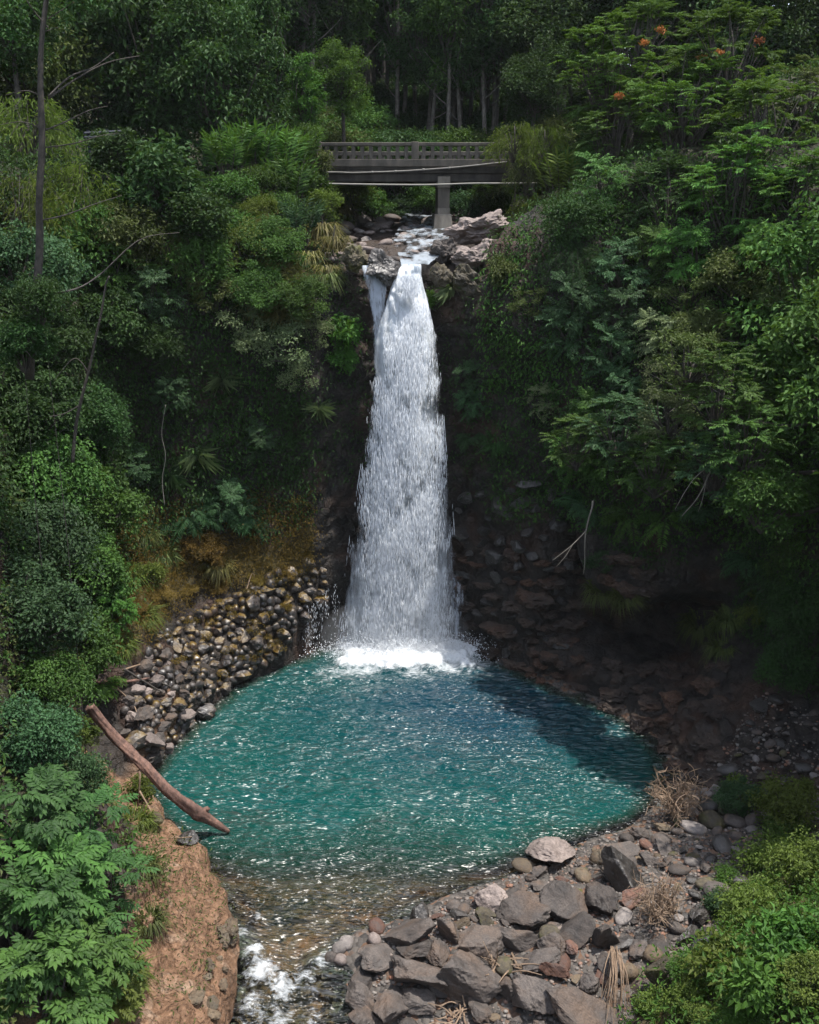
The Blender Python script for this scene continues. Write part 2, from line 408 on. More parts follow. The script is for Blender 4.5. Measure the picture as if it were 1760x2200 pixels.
litter_w = np.maximum(litter_w, (ua > U_['rb0']) * soft(da + nz, 4, 6)) * (1 - earth_w)
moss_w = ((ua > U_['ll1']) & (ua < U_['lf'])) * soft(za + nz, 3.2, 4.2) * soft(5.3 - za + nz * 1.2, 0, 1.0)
moss_w = np.maximum(moss_w, (ua > U_['rb0']) * soft(da + nz * .8, .6, 1.2) * .9) * (1 - earth_w)
bedw = (ys_ > 40.5) & (ys_ < 61) & (off < .3) & (za > 13)
litter_w[bedw] = 0; earth_w[bedw] = .08
soil = np.stack([earth_w, litter_w, moss_w, np.ones_like(nz)], 1)
mb = MB(); mb.add(fl, quads=tq); me = mb.mesh('gorge_terrain', True)
ca = me.attributes.new('soil', 'FLOAT_COLOR', 'POINT'); ca.data.foreach_set('color', soil.astype(np.float32).ravel())
MT = terrain_mat()
kind(link('terrain', me, MT), 'structure', 'dark rock and earth walls of the gorge around the pool')

# bed
def bed_mat():
    m, nt, ns, ls = newmat('river_bed_gravel')
    ge = ns.new('ShaderNodeNewGeometry'); V = ge.outputs['Position']
    vo = nd(ns, 'ShaderNodeTexVoronoi', Scale=7.0); ls.new(V, vo.inputs['Vector'])
    n1 = noise_tex(ns, ls, .7, 5, V); n2 = noise_tex(ns, ls, 14, 4, V)
    sc_ = ns.new('ShaderNodeSeparateColor'); ls.new(vo.outputs['Color'], sc_.inputs[0])
    g = mixc(ns, ls, sc_.outputs[0], (.025, .022, .02), (.10, .086, .074))
    g = mixc(ns, ls, ramp(ns, ls, sc_.outputs[1], .7, .9), g, (.11, .06, .035))
    at = nd(ns, 'ShaderNodeAttribute', attribute_name='wet')
    w = mixc(ns, ls, ramp(ns, ls, n1.outputs[0], .35, .65), (.10, .055, .032), (.22, .075, .034))
    w = mixc(ns, ls, mathn(ns, ls, 'MULTIPLY', sc_.outputs[2], .45), w, (.07, .05, .035))
    c = mixc(ns, ls, at.outputs['Fac'], g, w)
    p = nd(ns, 'ShaderNodeBsdfPrincipled', Roughness=.8); ls.new(c, p.inputs['Base Color'])
    b = nd(ns, 'ShaderNodeBump', Strength=.9, Distance=.08); 
    ls.new(mathn(ns, ls, 'SUBTRACT', mathn(ns, ls, 'MULTIPLY', n2.outputs[0], .3), vo.outputs['Distance']), b.inputs['Height']); ls.new(b.outputs[0], p.inputs['Normal'])
    o = ns.new('ShaderNodeOutputMaterial'); ls.new(p.outputs[0], o.inputs['Surface']); return m
mb = MB(); mb.add(GP, quads=gq); me = mb.mesh('river_bed', True)
at = me.attributes.new('wet', 'FLOAT', 'POINT'); at.data.foreach_set('value', soft(-sd, .05, .7).astype(np.float32))
kind(link('river_bed', me, bed_mat()), 'structure', 'pebbly bed of the pool, the gravel bar and the outlet stream')

# wide ground reaching the horizon
mb = MB(); n = 48; a = np.arange(n) / n * 2 * np.pi
rings = [(30, -6), (90, -6), (180, 12), (260, 26), (330, 30)]
gv = np.concatenate([np.stack([r * np.cos(a), 30 + r * np.sin(a), np.full(n, z)], 1) for r, z in rings])
q = []
for k_ in range(len(rings) - 1):
    for i in range(n): q.append((k_ * n + i, k_ * n + (i + 1) % n, (k_ + 1) * n + (i + 1) % n, (k_ + 1) * n + i))
gv = np.concatenate([gv, [(0, 30, -6)]]); mb.add(gv, quads=q, tris=[(i, n * len(rings), (i + 1) % n) for i in range(n)])
kind(link('ground', mb.mesh('ground', True), plainmat('forest_floor', (.03, .035, .015), scale=.3)), 'structure', 'wooded land beyond the gorge')
# ================================================================= pool and stream water
wx = np.linspace(-10.5, 13, 470); wy = np.concatenate([np.linspace(8, 17, 60, endpoint=False), np.linspace(17, 42.0, 520)])
WX, WY = np.meshgrid(wx, wy); W2 = np.stack([WX.ravel(), WY.ravel()], 1); W3 = np.concatenate([W2, np.zeros((len(W2), 1))], 1)
wsd = sdist(W2, WP)
FB = np.array([-.1, 39.0])                                     # foot of the fall
dF = np.linalg.norm((W2 - FB) * np.array([.8, 1.3]), axis=1)
h = np.zeros(len(W2))
for (lam, ang, amp, sd_) in ((1.6, -95, .030, 1), (1.0, -80, .028, 2), (.75, -110, .022, 3), (.55, -60, .015, 4), (.5, -125, .015, 5)):
    kx, ky = math.cos(rad(ang)), math.sin(rad(ang)); ph = fbm(W3 * .5, 2, 50 + sd_) * 5
    sn = np.sin((W2[:, 0] * kx + W2[:, 1] * ky) * 2 * np.pi / lam + ph); h += amp * (sn * .5 + .8 - 1.3 * np.abs(np.sin((W2[:, 0] * kx + W2[:, 1] * ky) * np.pi / lam + ph * .5))) * (.4 + .9 * np.clip(.5 + fbm(W3 * .35, 2, 60 + sd_), 0, 1))
h += .035 * fbm(W3 * np.array([1.6, 2.6, 1]), 3, 71)
calm = np.interp(wsd, [-2.5, 0], [1, .45]); h *= calm * (1 + 1.3 * np.exp(-dF / 2.0))
# rapids where the stream leaves
rap = soft(22.0 - W2[:, 1], 0, 2.5)
h += rap * (.10 * fbm(W3 * np.array([2.2, 1.5, 1]), 4, 81) + .05 * np.abs(fbm(W3 * 4.0, 3, 83)))
lumps = [(tuple(onz(a, b, -.45)[:2]), r, q) for a, b, r, q in ((548,2085,.40,.34),(566,2122,.55,.40),(606,2150,.42,.26),(655,2128,.40,.2),(522,2040,.26,.2),(556,2008,.22,.14),(690,2100,.34,.16),(600,2200,.5,.24),(540,2175,.4,.22))]
foam = np.zeros(len(W2))
for c, r, a in lumps:
    e = np.exp(-(((W2 - np.array(c)) / r) ** 2).sum(1)); h += a * e * (.7 + .5 * fbm(W3 * 6, 3, 85)); foam = np.maximum(foam, e * (.56 if a > .25 else .44))
foam = np.maximum(foam, rap * soft(fbm(W3 * np.array([3., 1.1, 1]), 4, 87), -.35, .55) * .46)
# boil at the foot of the fall
nb = fbm(W3 * 1.3, 4, 91)
bx = np.abs(W2[:, 0] + .05) - 2.7; by = np.abs(W2[:, 1] - 39.15) - 1.25
inner = np.maximum(bx, by)
boil = soft(-(inner + nb * .9), -.25, .35)
outer = soft(1.9 - np.maximum(inner, 0) + nb * 1.6, 0, 2.6) * (W2[:, 1] > 34)
foam = np.maximum(foam, np.maximum(boil, outer * .55))
h += boil * (.22 + .30 * np.abs(fbm(W3 * 2.4, 4, 93)) + .10 * fbm(W3 * 7, 2, 94))
# wash round the log tip and the waterline boulder
for px, py, r, a in ((474, 1786, .38, .36), (1190, 1868, .55, .5), (1130, 1850, .35, .4), (700, 2045, .3, .4), (640, 1400, .8, .5)):
    c = onz(px, py)[:2]; e = np.exp(-(((W2 - c) / r) ** 2).sum(1)); foam = np.maximum(foam, a * e); h += .03 * e * fbm(W3 * 6, 2, 95)
wz = h + fallz(W2[:, 1])
depth = np.interp(W2[:, 1], [18, 22.5, 24.6, 27, 31], [.2, .26, .46, 1.4, 2.8]); depth = np.minimum(depth, np.maximum(.03, -wsd * np.interp(W2[:, 1], [20, 25, 28], [.25, .5, 2.4])))
depth = depth * (1 + .35 * fbm(W3 * .8, 3, 97))
def water_mat():
    m, nt, ns, ls = newmat('pool_water')
    ge = ns.new('ShaderNodeNewGeometry'); V = ge.outputs['Position']
    ad = nd(ns, 'ShaderNodeAttribute', attribute_name='depth'); af = nd(ns, 'ShaderNodeAttribute', attribute_name='foam')
    mp = ns.new('ShaderNodeMapping'); mp.inputs['Scale'].default_value = (.85, 2.1, 1); mp.inputs['Rotation'].default_value = (0, 0, rad(8)); ls.new(V, mp.inputs[0])
    n1 = noise_tex(ns, ls, 1.5, 2, mp.outputs[0], .45); n2 = noise_tex(ns, ls, 3.4, 1, mp.outputs[0], .5); n1.inputs['Distortion'].default_value = .6; n3 = noise_tex(ns, ls, .35, 3, V)
    hh = mathn(ns, ls, 'ADD', n1.outputs[0], mathn(ns, ls, 'MULTIPLY', n2.outputs[0], .38))
    b = nd(ns, 'ShaderNodeBump', Strength=1.0, Distance=.85); ls.new(hh, b.inputs['Height']); n4 = noise_tex(ns, ls, .28, 2, mp.outputs[0]); ls.new(mathn(ns, ls, 'ADD', mathn(ns, ls, 'MULTIPLY', ramp(ns, ls, n4.outputs[0], .36, .64), .75), .3), b.inputs['Distance'])
    # colour of the clear, mineral water: green where shallow, blue where deep
    adp = nd(ns, 'ShaderNodeAttribute', attribute_name='deep'); deepc = mixc(ns, ls, mathn(ns, ls, 'ADD', adp.outputs['Fac'], mathn(ns, ls, 'MULTIPLY', mathn(ns, ls, 'SUBTRACT', n3.outputs[0], .5), .5)), (.002, .052, .045), (.003, .030, .050))
    col = mixc(ns, ls, ramp(ns, ls, ad.outputs['Fac'], .3, 1.6), (.012, .055, .034), deepc)
    dif = ns.new('ShaderNodeBsdfDiffuse'); ls.new(col, dif.inputs['Color']); b2 = nd(ns, 'ShaderNodeBump', Strength=.5, Distance=.6); ls.new(hh, b2.inputs['Height']); ls.new(b2.outputs[0], dif.inputs['Normal'])
    tr = nd(ns, 'ShaderNodeBsdfTransparent'); tr.inputs[0].default_value = (.72, .86, .78, 1)
    body = ns.new('ShaderNodeMixShader'); ls.new(ramp(ns, ls, ad.outputs['Fac'], .18, 1.5), body.inputs[0]); ls.new(tr.outputs[0], body.inputs[1]); ls.new(dif.outputs[0], body.inputs[2])
    gl = nd(ns, 'ShaderNodeBsdfGlossy', Roughness=.30); ls.new(b.outputs[0], gl.inputs['Normal'])
    fr = nd(ns, 'ShaderNodeFresnel', IOR=1.5); ls.new(b.outputs[0], fr.inputs['Normal'])
    surf = ns.new('ShaderNodeMixShader'); ls.new(fr.outputs[0], surf.inputs[0]); ls.new(body.outputs[0], surf.inputs[1]); ls.new(gl.outputs[0], surf.inputs[2])
    nf = noise_tex(ns, ls, 5.5, 7, mp.outputs[0], .72)
    fo = nd(ns, 'ShaderNodeBsdfPrincipled', Roughness=.6); fo.inputs['Base Color'].default_value = (.70, .74, .77, 1)
    bf = nd(ns, 'ShaderNodeBump', Strength=.8, Distance=.12); ls.new(nf.outputs[0], bf.inputs['Height']); ls.new(bf.outputs[0], fo.inputs['Normal'])
    t = mathn(ns, ls, 'ADD', mathn(ns, ls, 'MULTIPLY', af.outputs['Fac'], 1.25), mathn(ns, ls, 'MULTIPLY', nf.outputs[0], 1.2))
    fm = mathn(ns, ls, 'MULTIPLY', ramp(ns, ls, t, 1.0, 1.46), ramp(ns, ls, af.outputs['Fac'], .02, .12))
    out = ns.new('ShaderNodeMixShader'); ls.new(fm, out.inputs[0]); ls.new(surf.outputs[0], out.inputs[1]); ls.new(fo.outputs[0], out.inputs[2])
    o = ns.new('ShaderNodeOutputMaterial'); ls.new(out.outputs[0], o.inputs['Surface']); return m
wi = np.arange(len(W2)).reshape(len(wy), len(wx))
wq = np.stack([wi[:-1, :-1], wi[:-1, 1:], wi[1:, 1:], wi[1:, :-1]], -1).reshape(-1, 4)
keep = (wsd[wq].min(1) < 1.2); wq = wq[keep]
used = np.unique(wq); rm = -np.ones(len(W2), int); rm[used] = np.arange(len(used))
mb = MB(); mb.add(np.concatenate([W2, wz[:, None]], 1)[used], quads=rm[wq]); me = mb.mesh('pool_water', True)
for nm, a in (('depth', depth), ('foam', foam), ('deep', np.exp(-(((W2 - [2.4, 34.8]) / [6.0, 5.2]) ** 2).sum(1)))):
    at = me.attributes.new(nm, 'FLOAT', 'POINT'); at.data.foreach_set('value', a[used].astype(np.float32))
kind(link('pool_water', me, water_mat()), 'structure', 'turquoise plunge pool and its outlet stream')

# ================================================================= waterfall
def fall_mat(name, lo, hi, sx, sz, col=(.80, .86, .92), edgefade=True, rough=.5):
    m, nt, ns, ls = newmat(name)
    ge = ns.new('ShaderNodeNewGeometry'); mp = ns.new('ShaderNodeMapping'); mp.inputs['Scale'].default_value = (sx, sx, sz); ls.new(ge.outputs['Position'], mp.inputs[0])
    n1 = noise_tex(ns, ls, 1.0, 8, mp.outputs[0], .68)
    n2 = noise_tex(ns, ls, .33, 4, mp.outputs[0], .6)
    af = nd(ns, 'ShaderNodeAttribute', attribute_name='cover')
    s = mathn(ns, ls, 'ADD', mathn(ns, ls, 'ADD', mathn(ns, ls, 'MULTIPLY', n1.outputs[0], .65), mathn(ns, ls, 'MULTIPLY', n2.outputs[0], .35)), af.outputs['Fac'])
    alpha = ramp(ns, ls, s, lo, hi)
    d = nd(ns, 'ShaderNodeBsdfPrincipled', Roughness=rough); d.inputs['Base Color'].default_value = (*col, 1)
    b = nd(ns, 'ShaderNodeBump', Strength=.35, Distance=.12); ls.new(n1.outputs[0], b.inputs['Height']); ls.new(b.outputs[0], d.inputs['Normal'])
    va = ns.new('ShaderNodeVectorMath'); va.operation = 'ADD'; va.inputs[1].default_value = (0, 0, 1.3); ls.new(b.outputs[0], va.inputs[0])
    vn = ns.new('ShaderNodeVectorMath'); vn.operation = 'NORMALIZE'; ls.new(va.outputs[0], vn.inputs[0]); ls.new(vn.outputs[0], d.inputs['Normal']); d.inputs['Specular IOR Level'].default_value = .1
    tl = nd(ns, 'ShaderNodeBsdfTranslucent'); tl.inputs[0].default_value = (*col, 1)
    mx = nd(ns, 'ShaderNodeMixShader'); mx.inputs[0].default_value = .5; ls.new(d.outputs[0], mx.inputs[1]); ls.new(tl.outputs[0], mx.inputs[2])
    tr = ns.new('ShaderNodeBsdfTransparent'); o2 = ns.new('ShaderNodeMixShader'); ls.new(alpha, o2.inputs[0]); ls.new(tr.outputs[0], o2.inputs[1]); ls.new(mx.outputs[0], o2.inputs[2])
    o = ns.new('ShaderNodeOutputMaterial'); ls.new(o2.outputs[0], o.inputs['Surface']); return m
EL = np.array([[545,874,906],[560,868,906],[590,850,906],[620,838,913],[660,826,924],[700,812,934],[740,800,941],[850,795,950],[950,784,957],[1050,769,968],[1150,754,975],[1250,742,979],[1330,734,981],[1405,726,988]], float)
def fall_y(z): t = np.clip(1 - z / 15.35, 0, 1); return 40.8 - .82 * np.sqrt(t + .002)
def fall_lr(z, tab):
    y = fall_y(z); p = topx(np.stack([np.zeros_like(z), y, z], 1)); py, dep = p[:, 1], p[:, 2]
    l = np.interp(py, tab[:, 0], tab[:, 1]); r = np.interp(py, tab[:, 0], tab[:, 2])
    return (l - 880) / F * dep, (r - 880) / F * dep, y
def sheet(tab, z0, z1, nz, nsx, seed, thick, bulge, lump, inset, cover0, yoff=0.0):
    z = np.linspace(z1, z0, nz); l, r, y = fall_lr(z, tab); c = (l + r) / 2; w = (r - l) / 2 * inset
    s = np.linspace(-1, 1, nsx); Sg, Zi = np.meshgrid(s, np.arange(nz))
    x = c[Zi] + w[Zi] * Sg; zz = z[Zi]; bul = np.sqrt(np.clip(1 - Sg ** 2, 0, 1))
    P = np.stack([x, np.zeros_like(x), zz], -1).reshape(-1, 3)
    lum = fbm(P * np.array([1.5, 1, .75]), 4, seed) + .55 * np.abs(fbm(P * np.array([2.6, 1, 1.5]), 3, seed + 5))
    P[:, 1] = (y[Zi] - bulge * bul * np.clip(w[Zi], .2, 1.5)).ravel() - lump * lum * np.clip(bul.ravel(), .25, 1) + yoff
    Bk = P.copy(); Bk[:, 1] += thick * np.clip(bul.ravel(), .1, 1)
    i = np.arange(nz * nsx).reshape(nz, nsx); q = np.stack([i[:-1, :-1], i[1:, :-1], i[1:, 1:], i[:-1, 1:]], -1).reshape(-1, 4)
    mb = MB(); mb.add(P, quads=q); mb.add(Bk, quads=q[:, ::-1])
    hfrac = 1 - (zz / 15.4).ravel()
    cov = cover0 + np.interp(hfrac, [0, .08, .2, .4, .7, 1], [.22, .2, .06, -.015, .02, .10]) - .22 * np.abs(Sg.ravel()) ** 3.5
    me = mb.mesh('water_sheet', True); at = me.attributes.new('cover', 'FLOAT', 'POINT'); at.data.foreach_set('value', np.concatenate([cov, cov - .05]).astype(np.float32))
    return me
fall = empty('waterfall', (0, 40.2, 0), 'tall white waterfall plunging over the dark lip into the turquoise pool', 'waterfall')
def partof(o, parent): o.parent = parent; o.matrix_parent_inverse = Matrix.Translation(-Vector(parent.location)); return o
M_F1 = fall_mat('falling_water_inner', .37, .64, 3.2, .45, (.80, .86, .91)); M_F2 = fall_mat('falling_water_outer', .43, .62, 6.0, .6, (.86, .90, .94))
partof(link('water_curtain', sheet(EL, -.1, 15.35, 300, 70, 101, .35, .16, .25, .96, 0.04), M_F1), fall)
partof(link('outer_spray_curtain', sheet(EL, -.1, 15.3, 300, 70, 131, .12, .30, .38, 1.0, -.03), M_F2), fall)
LS = np.array([[543,772,788],[560,776,800],[580,778,820],[620,786,834],[680,797,826],[740,799,818],[850,799,812],[870,799,808]], float)
M_F3 = fall_mat('thin_stream_water', .50, .68, 7.0, 1.6, (.70, .76, .84))
partof(link('thin_side_stream', sheet(LS, 10.2, 15.3, 120, 26, 151, .15, .2, .18, 1.0, -.02, .12), M_F3), fall)
RS = np.array([[1188,968,980],[1230,970,986],[1290,964,1006],[1340,966,992],[1400,962,992]], float)
partof(link('ledge_trickle', sheet(RS, 0, 4.0, 80, 20, 161, .15, .2, .15, 1.0, -.02, .25), M_F3), fall)

def streaks(P, L, W):
    n = len(P); k = np.arange(n)[:, None] * 5; a = rng.random(n) * 6.28
    v = [P + np.stack([W * np.cos(a + t), W * np.sin(a + t), np.zeros(n)], 1) for t in (0, 2.09, 4.19)]
    v = np.stack(v + [P + np.stack([0 * L, 0 * L, L * .35], 1), P - np.stack([0 * L, 0 * L, L * .65], 1)], 1).reshape(-1, 3)
    t = np.concatenate([k + [0, 1, 3], k + [1, 2, 3], k + [2, 0, 3], k + [1, 0, 4], k + [2, 1, 4], k + [0, 2, 4]], 1).reshape(-1, 3)
    mb = MB(); mb.add(v, tris=t); return mb.mesh('spray_drops')
N0 = 140000
z = 15.0 * rng.random(N0) ** 1.0; l, r, y = fall_lr(z, EL); s = np.clip(rng.normal(0, .5, N0), -1.03, 1.03); s = np.where(rng.random(N0) < .5, rng.uniform(-1, 1, N0), s)
spread = np.interp(z, [0, 4, 13.5, 15], [1.0, .99, .97, .85])
x = (l + r) / 2 + (r - l) / 2 * s * spread
P = np.stack([x, y - .15 - .36 * np.sqrt(np.clip(1 - s * s, 0, 1)) * np.clip((r - l) / 2, .2, 1.4) - rng.random(N0) * .25, z], 1)
dn = fbm(P * np.array([1.5, 1, .8]), 4, 171) + .35 * fbm(P * np.array([4, 1, 2.]), 3, 175)
kp = (dn + .46 - .42 * np.abs(s) ** 3) > rng.random(N0) * .8
P = P[kp]; s = s[kp]
sz = .4 + rng.random(len(P)) ** 2
def drop_mat():
    m, nt, ns, ls = newmat('white_water_drops'); d = ns.new('ShaderNodeBsdfDiffuse'); d.inputs[0].default_value = (.86, .9, .94, 1)
    ge = ns.new('ShaderNodeNewGeometry'); va = ns.new('ShaderNodeVectorMath'); va.operation = 'ADD'; va.inputs[1].default_value = (0, 0, 1.5); ls.new(ge.outputs['Normal'], va.inputs[0])
    vn = ns.new('ShaderNodeVectorMath'); vn.operation = 'NORMALIZE'; ls.new(va.outputs[0], vn.inputs[0]); ls.new(vn.outputs[0], d.inputs['Normal'])
    o = ns.new('ShaderNodeOutputMaterial'); ls.new(d.outputs[0], o.inputs['Surface']); return m
M_DROP = drop_mat()
partof(link('spray_drops', streaks(P, sz * .24, sz * .0065), M_DROP), fall)
for o in fall.children:
    if o.name.startswith('spray_drops'): o['kind'] = 'stuff'
# thin trickles over the mossy rocks beside the fall
tk = []
for px, y0, y1 in ((702, 1265, 1330), (720, 1255, 1345), (690, 1290, 1370), (668, 1300, 1385), (660, 1320, 1390), (677, 1290, 1360)):
    for _ in range(60):
        yy = y0 + (y1 - y0) * rng.random(); q = ony(px + rng.normal(0, 3.5), yy, 39.2 + (yy - 1300) * -.004); tk.append(q)
tk = np.array(tk); sz = .3 + rng.random(len(tk))
tagd = tag(link('trickle', streaks(tk, sz * .12, sz * .006), M_DROP), 'thin trickles of water beside the waterfall on the stacked rock side', 'trickle')
# foam heads and splash at the foot
N1 = 12000
x = rng.normal(0, 1.5, N1) - .1; yv = 39.15 + rng.normal(0, .4, N1) - .0; zz = np.abs(rng.normal(0, .33, N1)) + .05
sz = .3 + rng.random(N1)
partof(link('base_splash', streaks(np.stack([x, yv, zz], 1), sz * .05, sz * .018), M_DROP), fall)['kind'] = 'stuff'
# mist: soft volumes of fine water dust
m, nt, ns, ls = newmat('fine_mist'); pv = ns.new('ShaderNodeVolumePrincipled'); pv.inputs['Color'].default_value = (.93, .96, 1, 1); pv.inputs['Density'].default_value = .07; pv.inputs['Anisotropy'].default_value = .2
o_ = ns.new('ShaderNodeOutputMaterial'); ls.new(pv.outputs[0], o_.inputs['Volume'])
bm = bmesh.new()
for c, s_ in (((-.2, 38.9, .8), (2.7, 1.4, 2.0)), ((-.3, 39.3, 2.2), (2.0, .9, 3.4)), ((.6, 38.9, .8), (1.6, 1.3, 1.3)), ((-1.7, 38.9, .9), (1.9, 1.5, 1.5))):
    bmesh.ops.create_icosphere(bm, subdivisions=3, radius=1, matrix=Matrix.Translation(c) @ Matrix.Diagonal((*s_, 1)))
me = bpy.data.meshes.new('mist'); bm.to_mesh(me); bm.free()
kind(link('mist', me, m), 'stuff', 'pale mist hanging at the foot of the waterfall', 'mist')

# stream above the lip, coming from under the bridge
sy = np.linspace(40.7, 62, 260); sxn = 60
V_ = []; FO = []
for yv in sy:
    cx = np.interp(yv, [40.3, 41.5, 43, 46, 50, 56, 62], [.15, .3, .45, .5, .6, .5, .3]); hw = np.interp(yv, [40.3, 41.2, 42.5, 45, 50, 62], [.45, .6, .85, 1.2, 1.1, .6])
    xs = cx + hw * np.linspace(-1, 1, sxn); P3 = np.stack([xs, np.full(sxn, yv), np.zeros(sxn)], 1)
    st = fbm(P3 * np.array([1.2, .9, 1]), 3, 203)
    zb = float(bed_top(yv)) + np.interp(yv, [40.3, 42, 62], [.42, .42, .30])
    V_.append(np.stack([xs, P3[:, 1], zb + .05 * st + .05 * fbm(P3 * 4, 2, 205)], 1)); FO.append(np.clip(.30 + 1.0 * fbm(P3 * np.array([3.6, 1.6, 1]), 4, 207) + .3 * (yv < 43), 0, .8))
V_ = np.concatenate(V_); FO = np.concatenate(FO); i = np.arange(len(V_)).reshape(len(sy), sxn)
mb = MB(); mb.add(V_, quads=np.stack([i[:-1, :-1], i[:-1, 1:], i[1:, 1:], i[1:, :-1]], -1).reshape(-1, 4)); me = mb.mesh('stream_water', True)
at = me.attributes.new('cover', 'FLOAT', 'POINT'); at.data.foreach_set('value', (FO * .5 - .22).astype(np.float32))
M_RUSH = fall_mat('rushing_water', .36, .72, 2.4, 2.4, (.50, .56, .62))
kind(link('stream_water', me, M_RUSH), 'structure', 'white rushing stream between the rocks above the fall')
# ================================================================= bridge
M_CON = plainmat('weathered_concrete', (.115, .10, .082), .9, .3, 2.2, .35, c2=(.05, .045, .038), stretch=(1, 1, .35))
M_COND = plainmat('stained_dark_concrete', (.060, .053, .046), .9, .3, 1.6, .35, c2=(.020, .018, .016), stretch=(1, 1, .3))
M_CONL = plainmat('pale_lit_pier_concrete', (.24, .215, .18), .9, .3, 1.6, .3, c2=(.09, .08, .065), stretch=(1, 1, .4))
BY = 50.0                                                     # near face of the bridge
def bxz(px, py, y=BY): q = ony(px, py, y); return q[0], q[2]
xl = bxz(600, 300)[0]; xr = bxz(1180, 300)[0]
zt = bxz(880, 306)[1]; zrb = bxz(880, 313.5)[1]; zc1 = bxz(880, 342)[1]; zc0 = bxz(880, 358)[1]; zs = bxz(880, 363)[1]; zg = bxz(880, 390)[1]
BW = 5.6
bridge = empty('road_bridge', (0, BY, zc0), 'old grey concrete road bridge with baluster railings above the waterfall', 'bridge')
def bp(name, fn, mat, parent=bridge, bv=.012):
    mb = MB(); fn(mb); me = mb.mesh(name); bevel(me, bv) if bv else None
    o = link(name, me, mat); o.parent = parent
    o.matrix_parent_inverse = Matrix.Translation(-Vector(bridge.location)); return o
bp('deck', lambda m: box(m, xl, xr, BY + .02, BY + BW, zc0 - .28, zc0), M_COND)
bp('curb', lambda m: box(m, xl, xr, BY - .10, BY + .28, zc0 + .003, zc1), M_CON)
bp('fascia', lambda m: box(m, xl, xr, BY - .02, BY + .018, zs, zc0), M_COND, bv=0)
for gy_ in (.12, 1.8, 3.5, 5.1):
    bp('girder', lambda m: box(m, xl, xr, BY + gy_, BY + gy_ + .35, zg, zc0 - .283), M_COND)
px0 = 680; 
def rail_set(y0, zt, zrb, zc1):
    bp('top_rail', lambda m: box(m, xl + .5, xr - .5, y0 - .03, y0 + .24, zrb, zt), M_CON, bv=.02)
    i = 0
    for px in np.arange(626, 1170, 19.0):
        x = bxz(px, 300)[0]; big = abs(px - 892) < 9 or abs(px - 1100) < 9 or abs(px - 684) < 9
        w = .16 if big else .085
        zt_ = zt + .03 if big else zrb - .002
        bp('post' if big else 'baluster', lambda m: box(m, x - w, x + w, y0 + (-.045 if big else .02), y0 + (.25 if big else .19), zc1 + .002, zt_), M_CON, bv=.015)
rail_set(BY - .02, zt, zrb, zc1); rail_set(BY + BW - .22, bxz(880, 326, BY + BW)[1], bxz(880, 335, BY + BW)[1], zc0)
# pier: cap, shaft, footing; deck shadow and sunlit foot put into the colours
xp0, xp1 = bxz(941, 400)[0], bxz(967, 400)[0]; xm = (xp0 + xp1) / 2
zcap = bxz(950, 403)[1]; zsh = bxz(950, 460)[1]; zft = bxz(950, 512)[1]
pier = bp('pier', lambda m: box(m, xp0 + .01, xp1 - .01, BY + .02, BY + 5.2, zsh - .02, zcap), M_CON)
sh2 = bp('pier_lit_shaft', lambda m: box(m, xp0 - .004, xp1 + .004, BY + .004, BY + 5.22, zsh - .6, bxz(950, 447)[1]), M_CONL)
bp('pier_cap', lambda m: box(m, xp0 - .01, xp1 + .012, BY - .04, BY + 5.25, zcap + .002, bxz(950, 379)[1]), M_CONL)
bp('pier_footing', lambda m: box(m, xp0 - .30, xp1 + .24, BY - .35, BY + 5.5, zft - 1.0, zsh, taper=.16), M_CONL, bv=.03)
# pipe under the deck and hose slung across the face
M_PIPE = plainmat('pale_pipe', (.26, .25, .22), .6, .2, 3, .1); M_HOSE = plainmat('grey_hose', (.20, .19, .17), .7, .3, 6, .1)
mb = MB(); tube(mb, spline([ony(p, q, BY - .2) for p, q in ((600, 392), (700, 394.5), (780, 396), (880, 397), (940, 396.5), (1020, 394), (1110, 394), (1160, 393))], 60), .036, 8)
tag(link('pipe', mb.mesh('pipe', True), M_PIPE), 'thin pale pipe running straight along below the bridge deck', 'pipe')
mb = MB(); tube(mb, spline([ony(p, q, BY - .16) for p, q in ((640, 370), (720, 370), (760, 371), (830, 369), (890, 366), (960, 361), (1010, 356.5), (1060, 351), (1090, 348))], 70), .034, 7)
for p, q in ((850, 368.3), (910, 364.5), (966, 361), (800, 370)):
    tube(mb, [ony(p - 2.5, q, BY - .16), ony(p + 2.5, q - .2, BY - .16)], .055, 7)
tag(link('hose', mb.mesh('hose', True), M_HOSE), 'grey hose slung across the face of the bridge deck, rising to one end', 'hose')
# roadside guard rail among the ginger
mb = MB(); a = ony(180, 286, 45.0); b = ony(275, 281, 46.5)
t = empty('guard_rail', ((a + b) / 2) - np.array([0, 0, .6]), 'short bluish grey metal guard rail half hidden by leaves beside the bare trunk', 'guard rail')
M_GR = plainmat('galvanised_steel', (.03, .035, .045), .9, .15, 3, .05)
for k_, dz in (('rail_beam', 0.0), ('rail_beam', -.16)):
    mb = MB(); d = unit(b - a); 
    tube(mb, [a + [0, 0, dz], b + [0, 0, dz]], .06, 6); o = partof(link(k_, mb.mesh(k_), M_GR), t)
for f_ in (.08, .5, .92):
    c = a + (b - a) * f_; mb = MB(); box(mb, c[0] - .05, c[0] + .05, c[1] + .07, c[1] + .17, c[2] - 1.0, c[2] + .12); partof(link('post', mb.mesh('post'), M_GR), t)
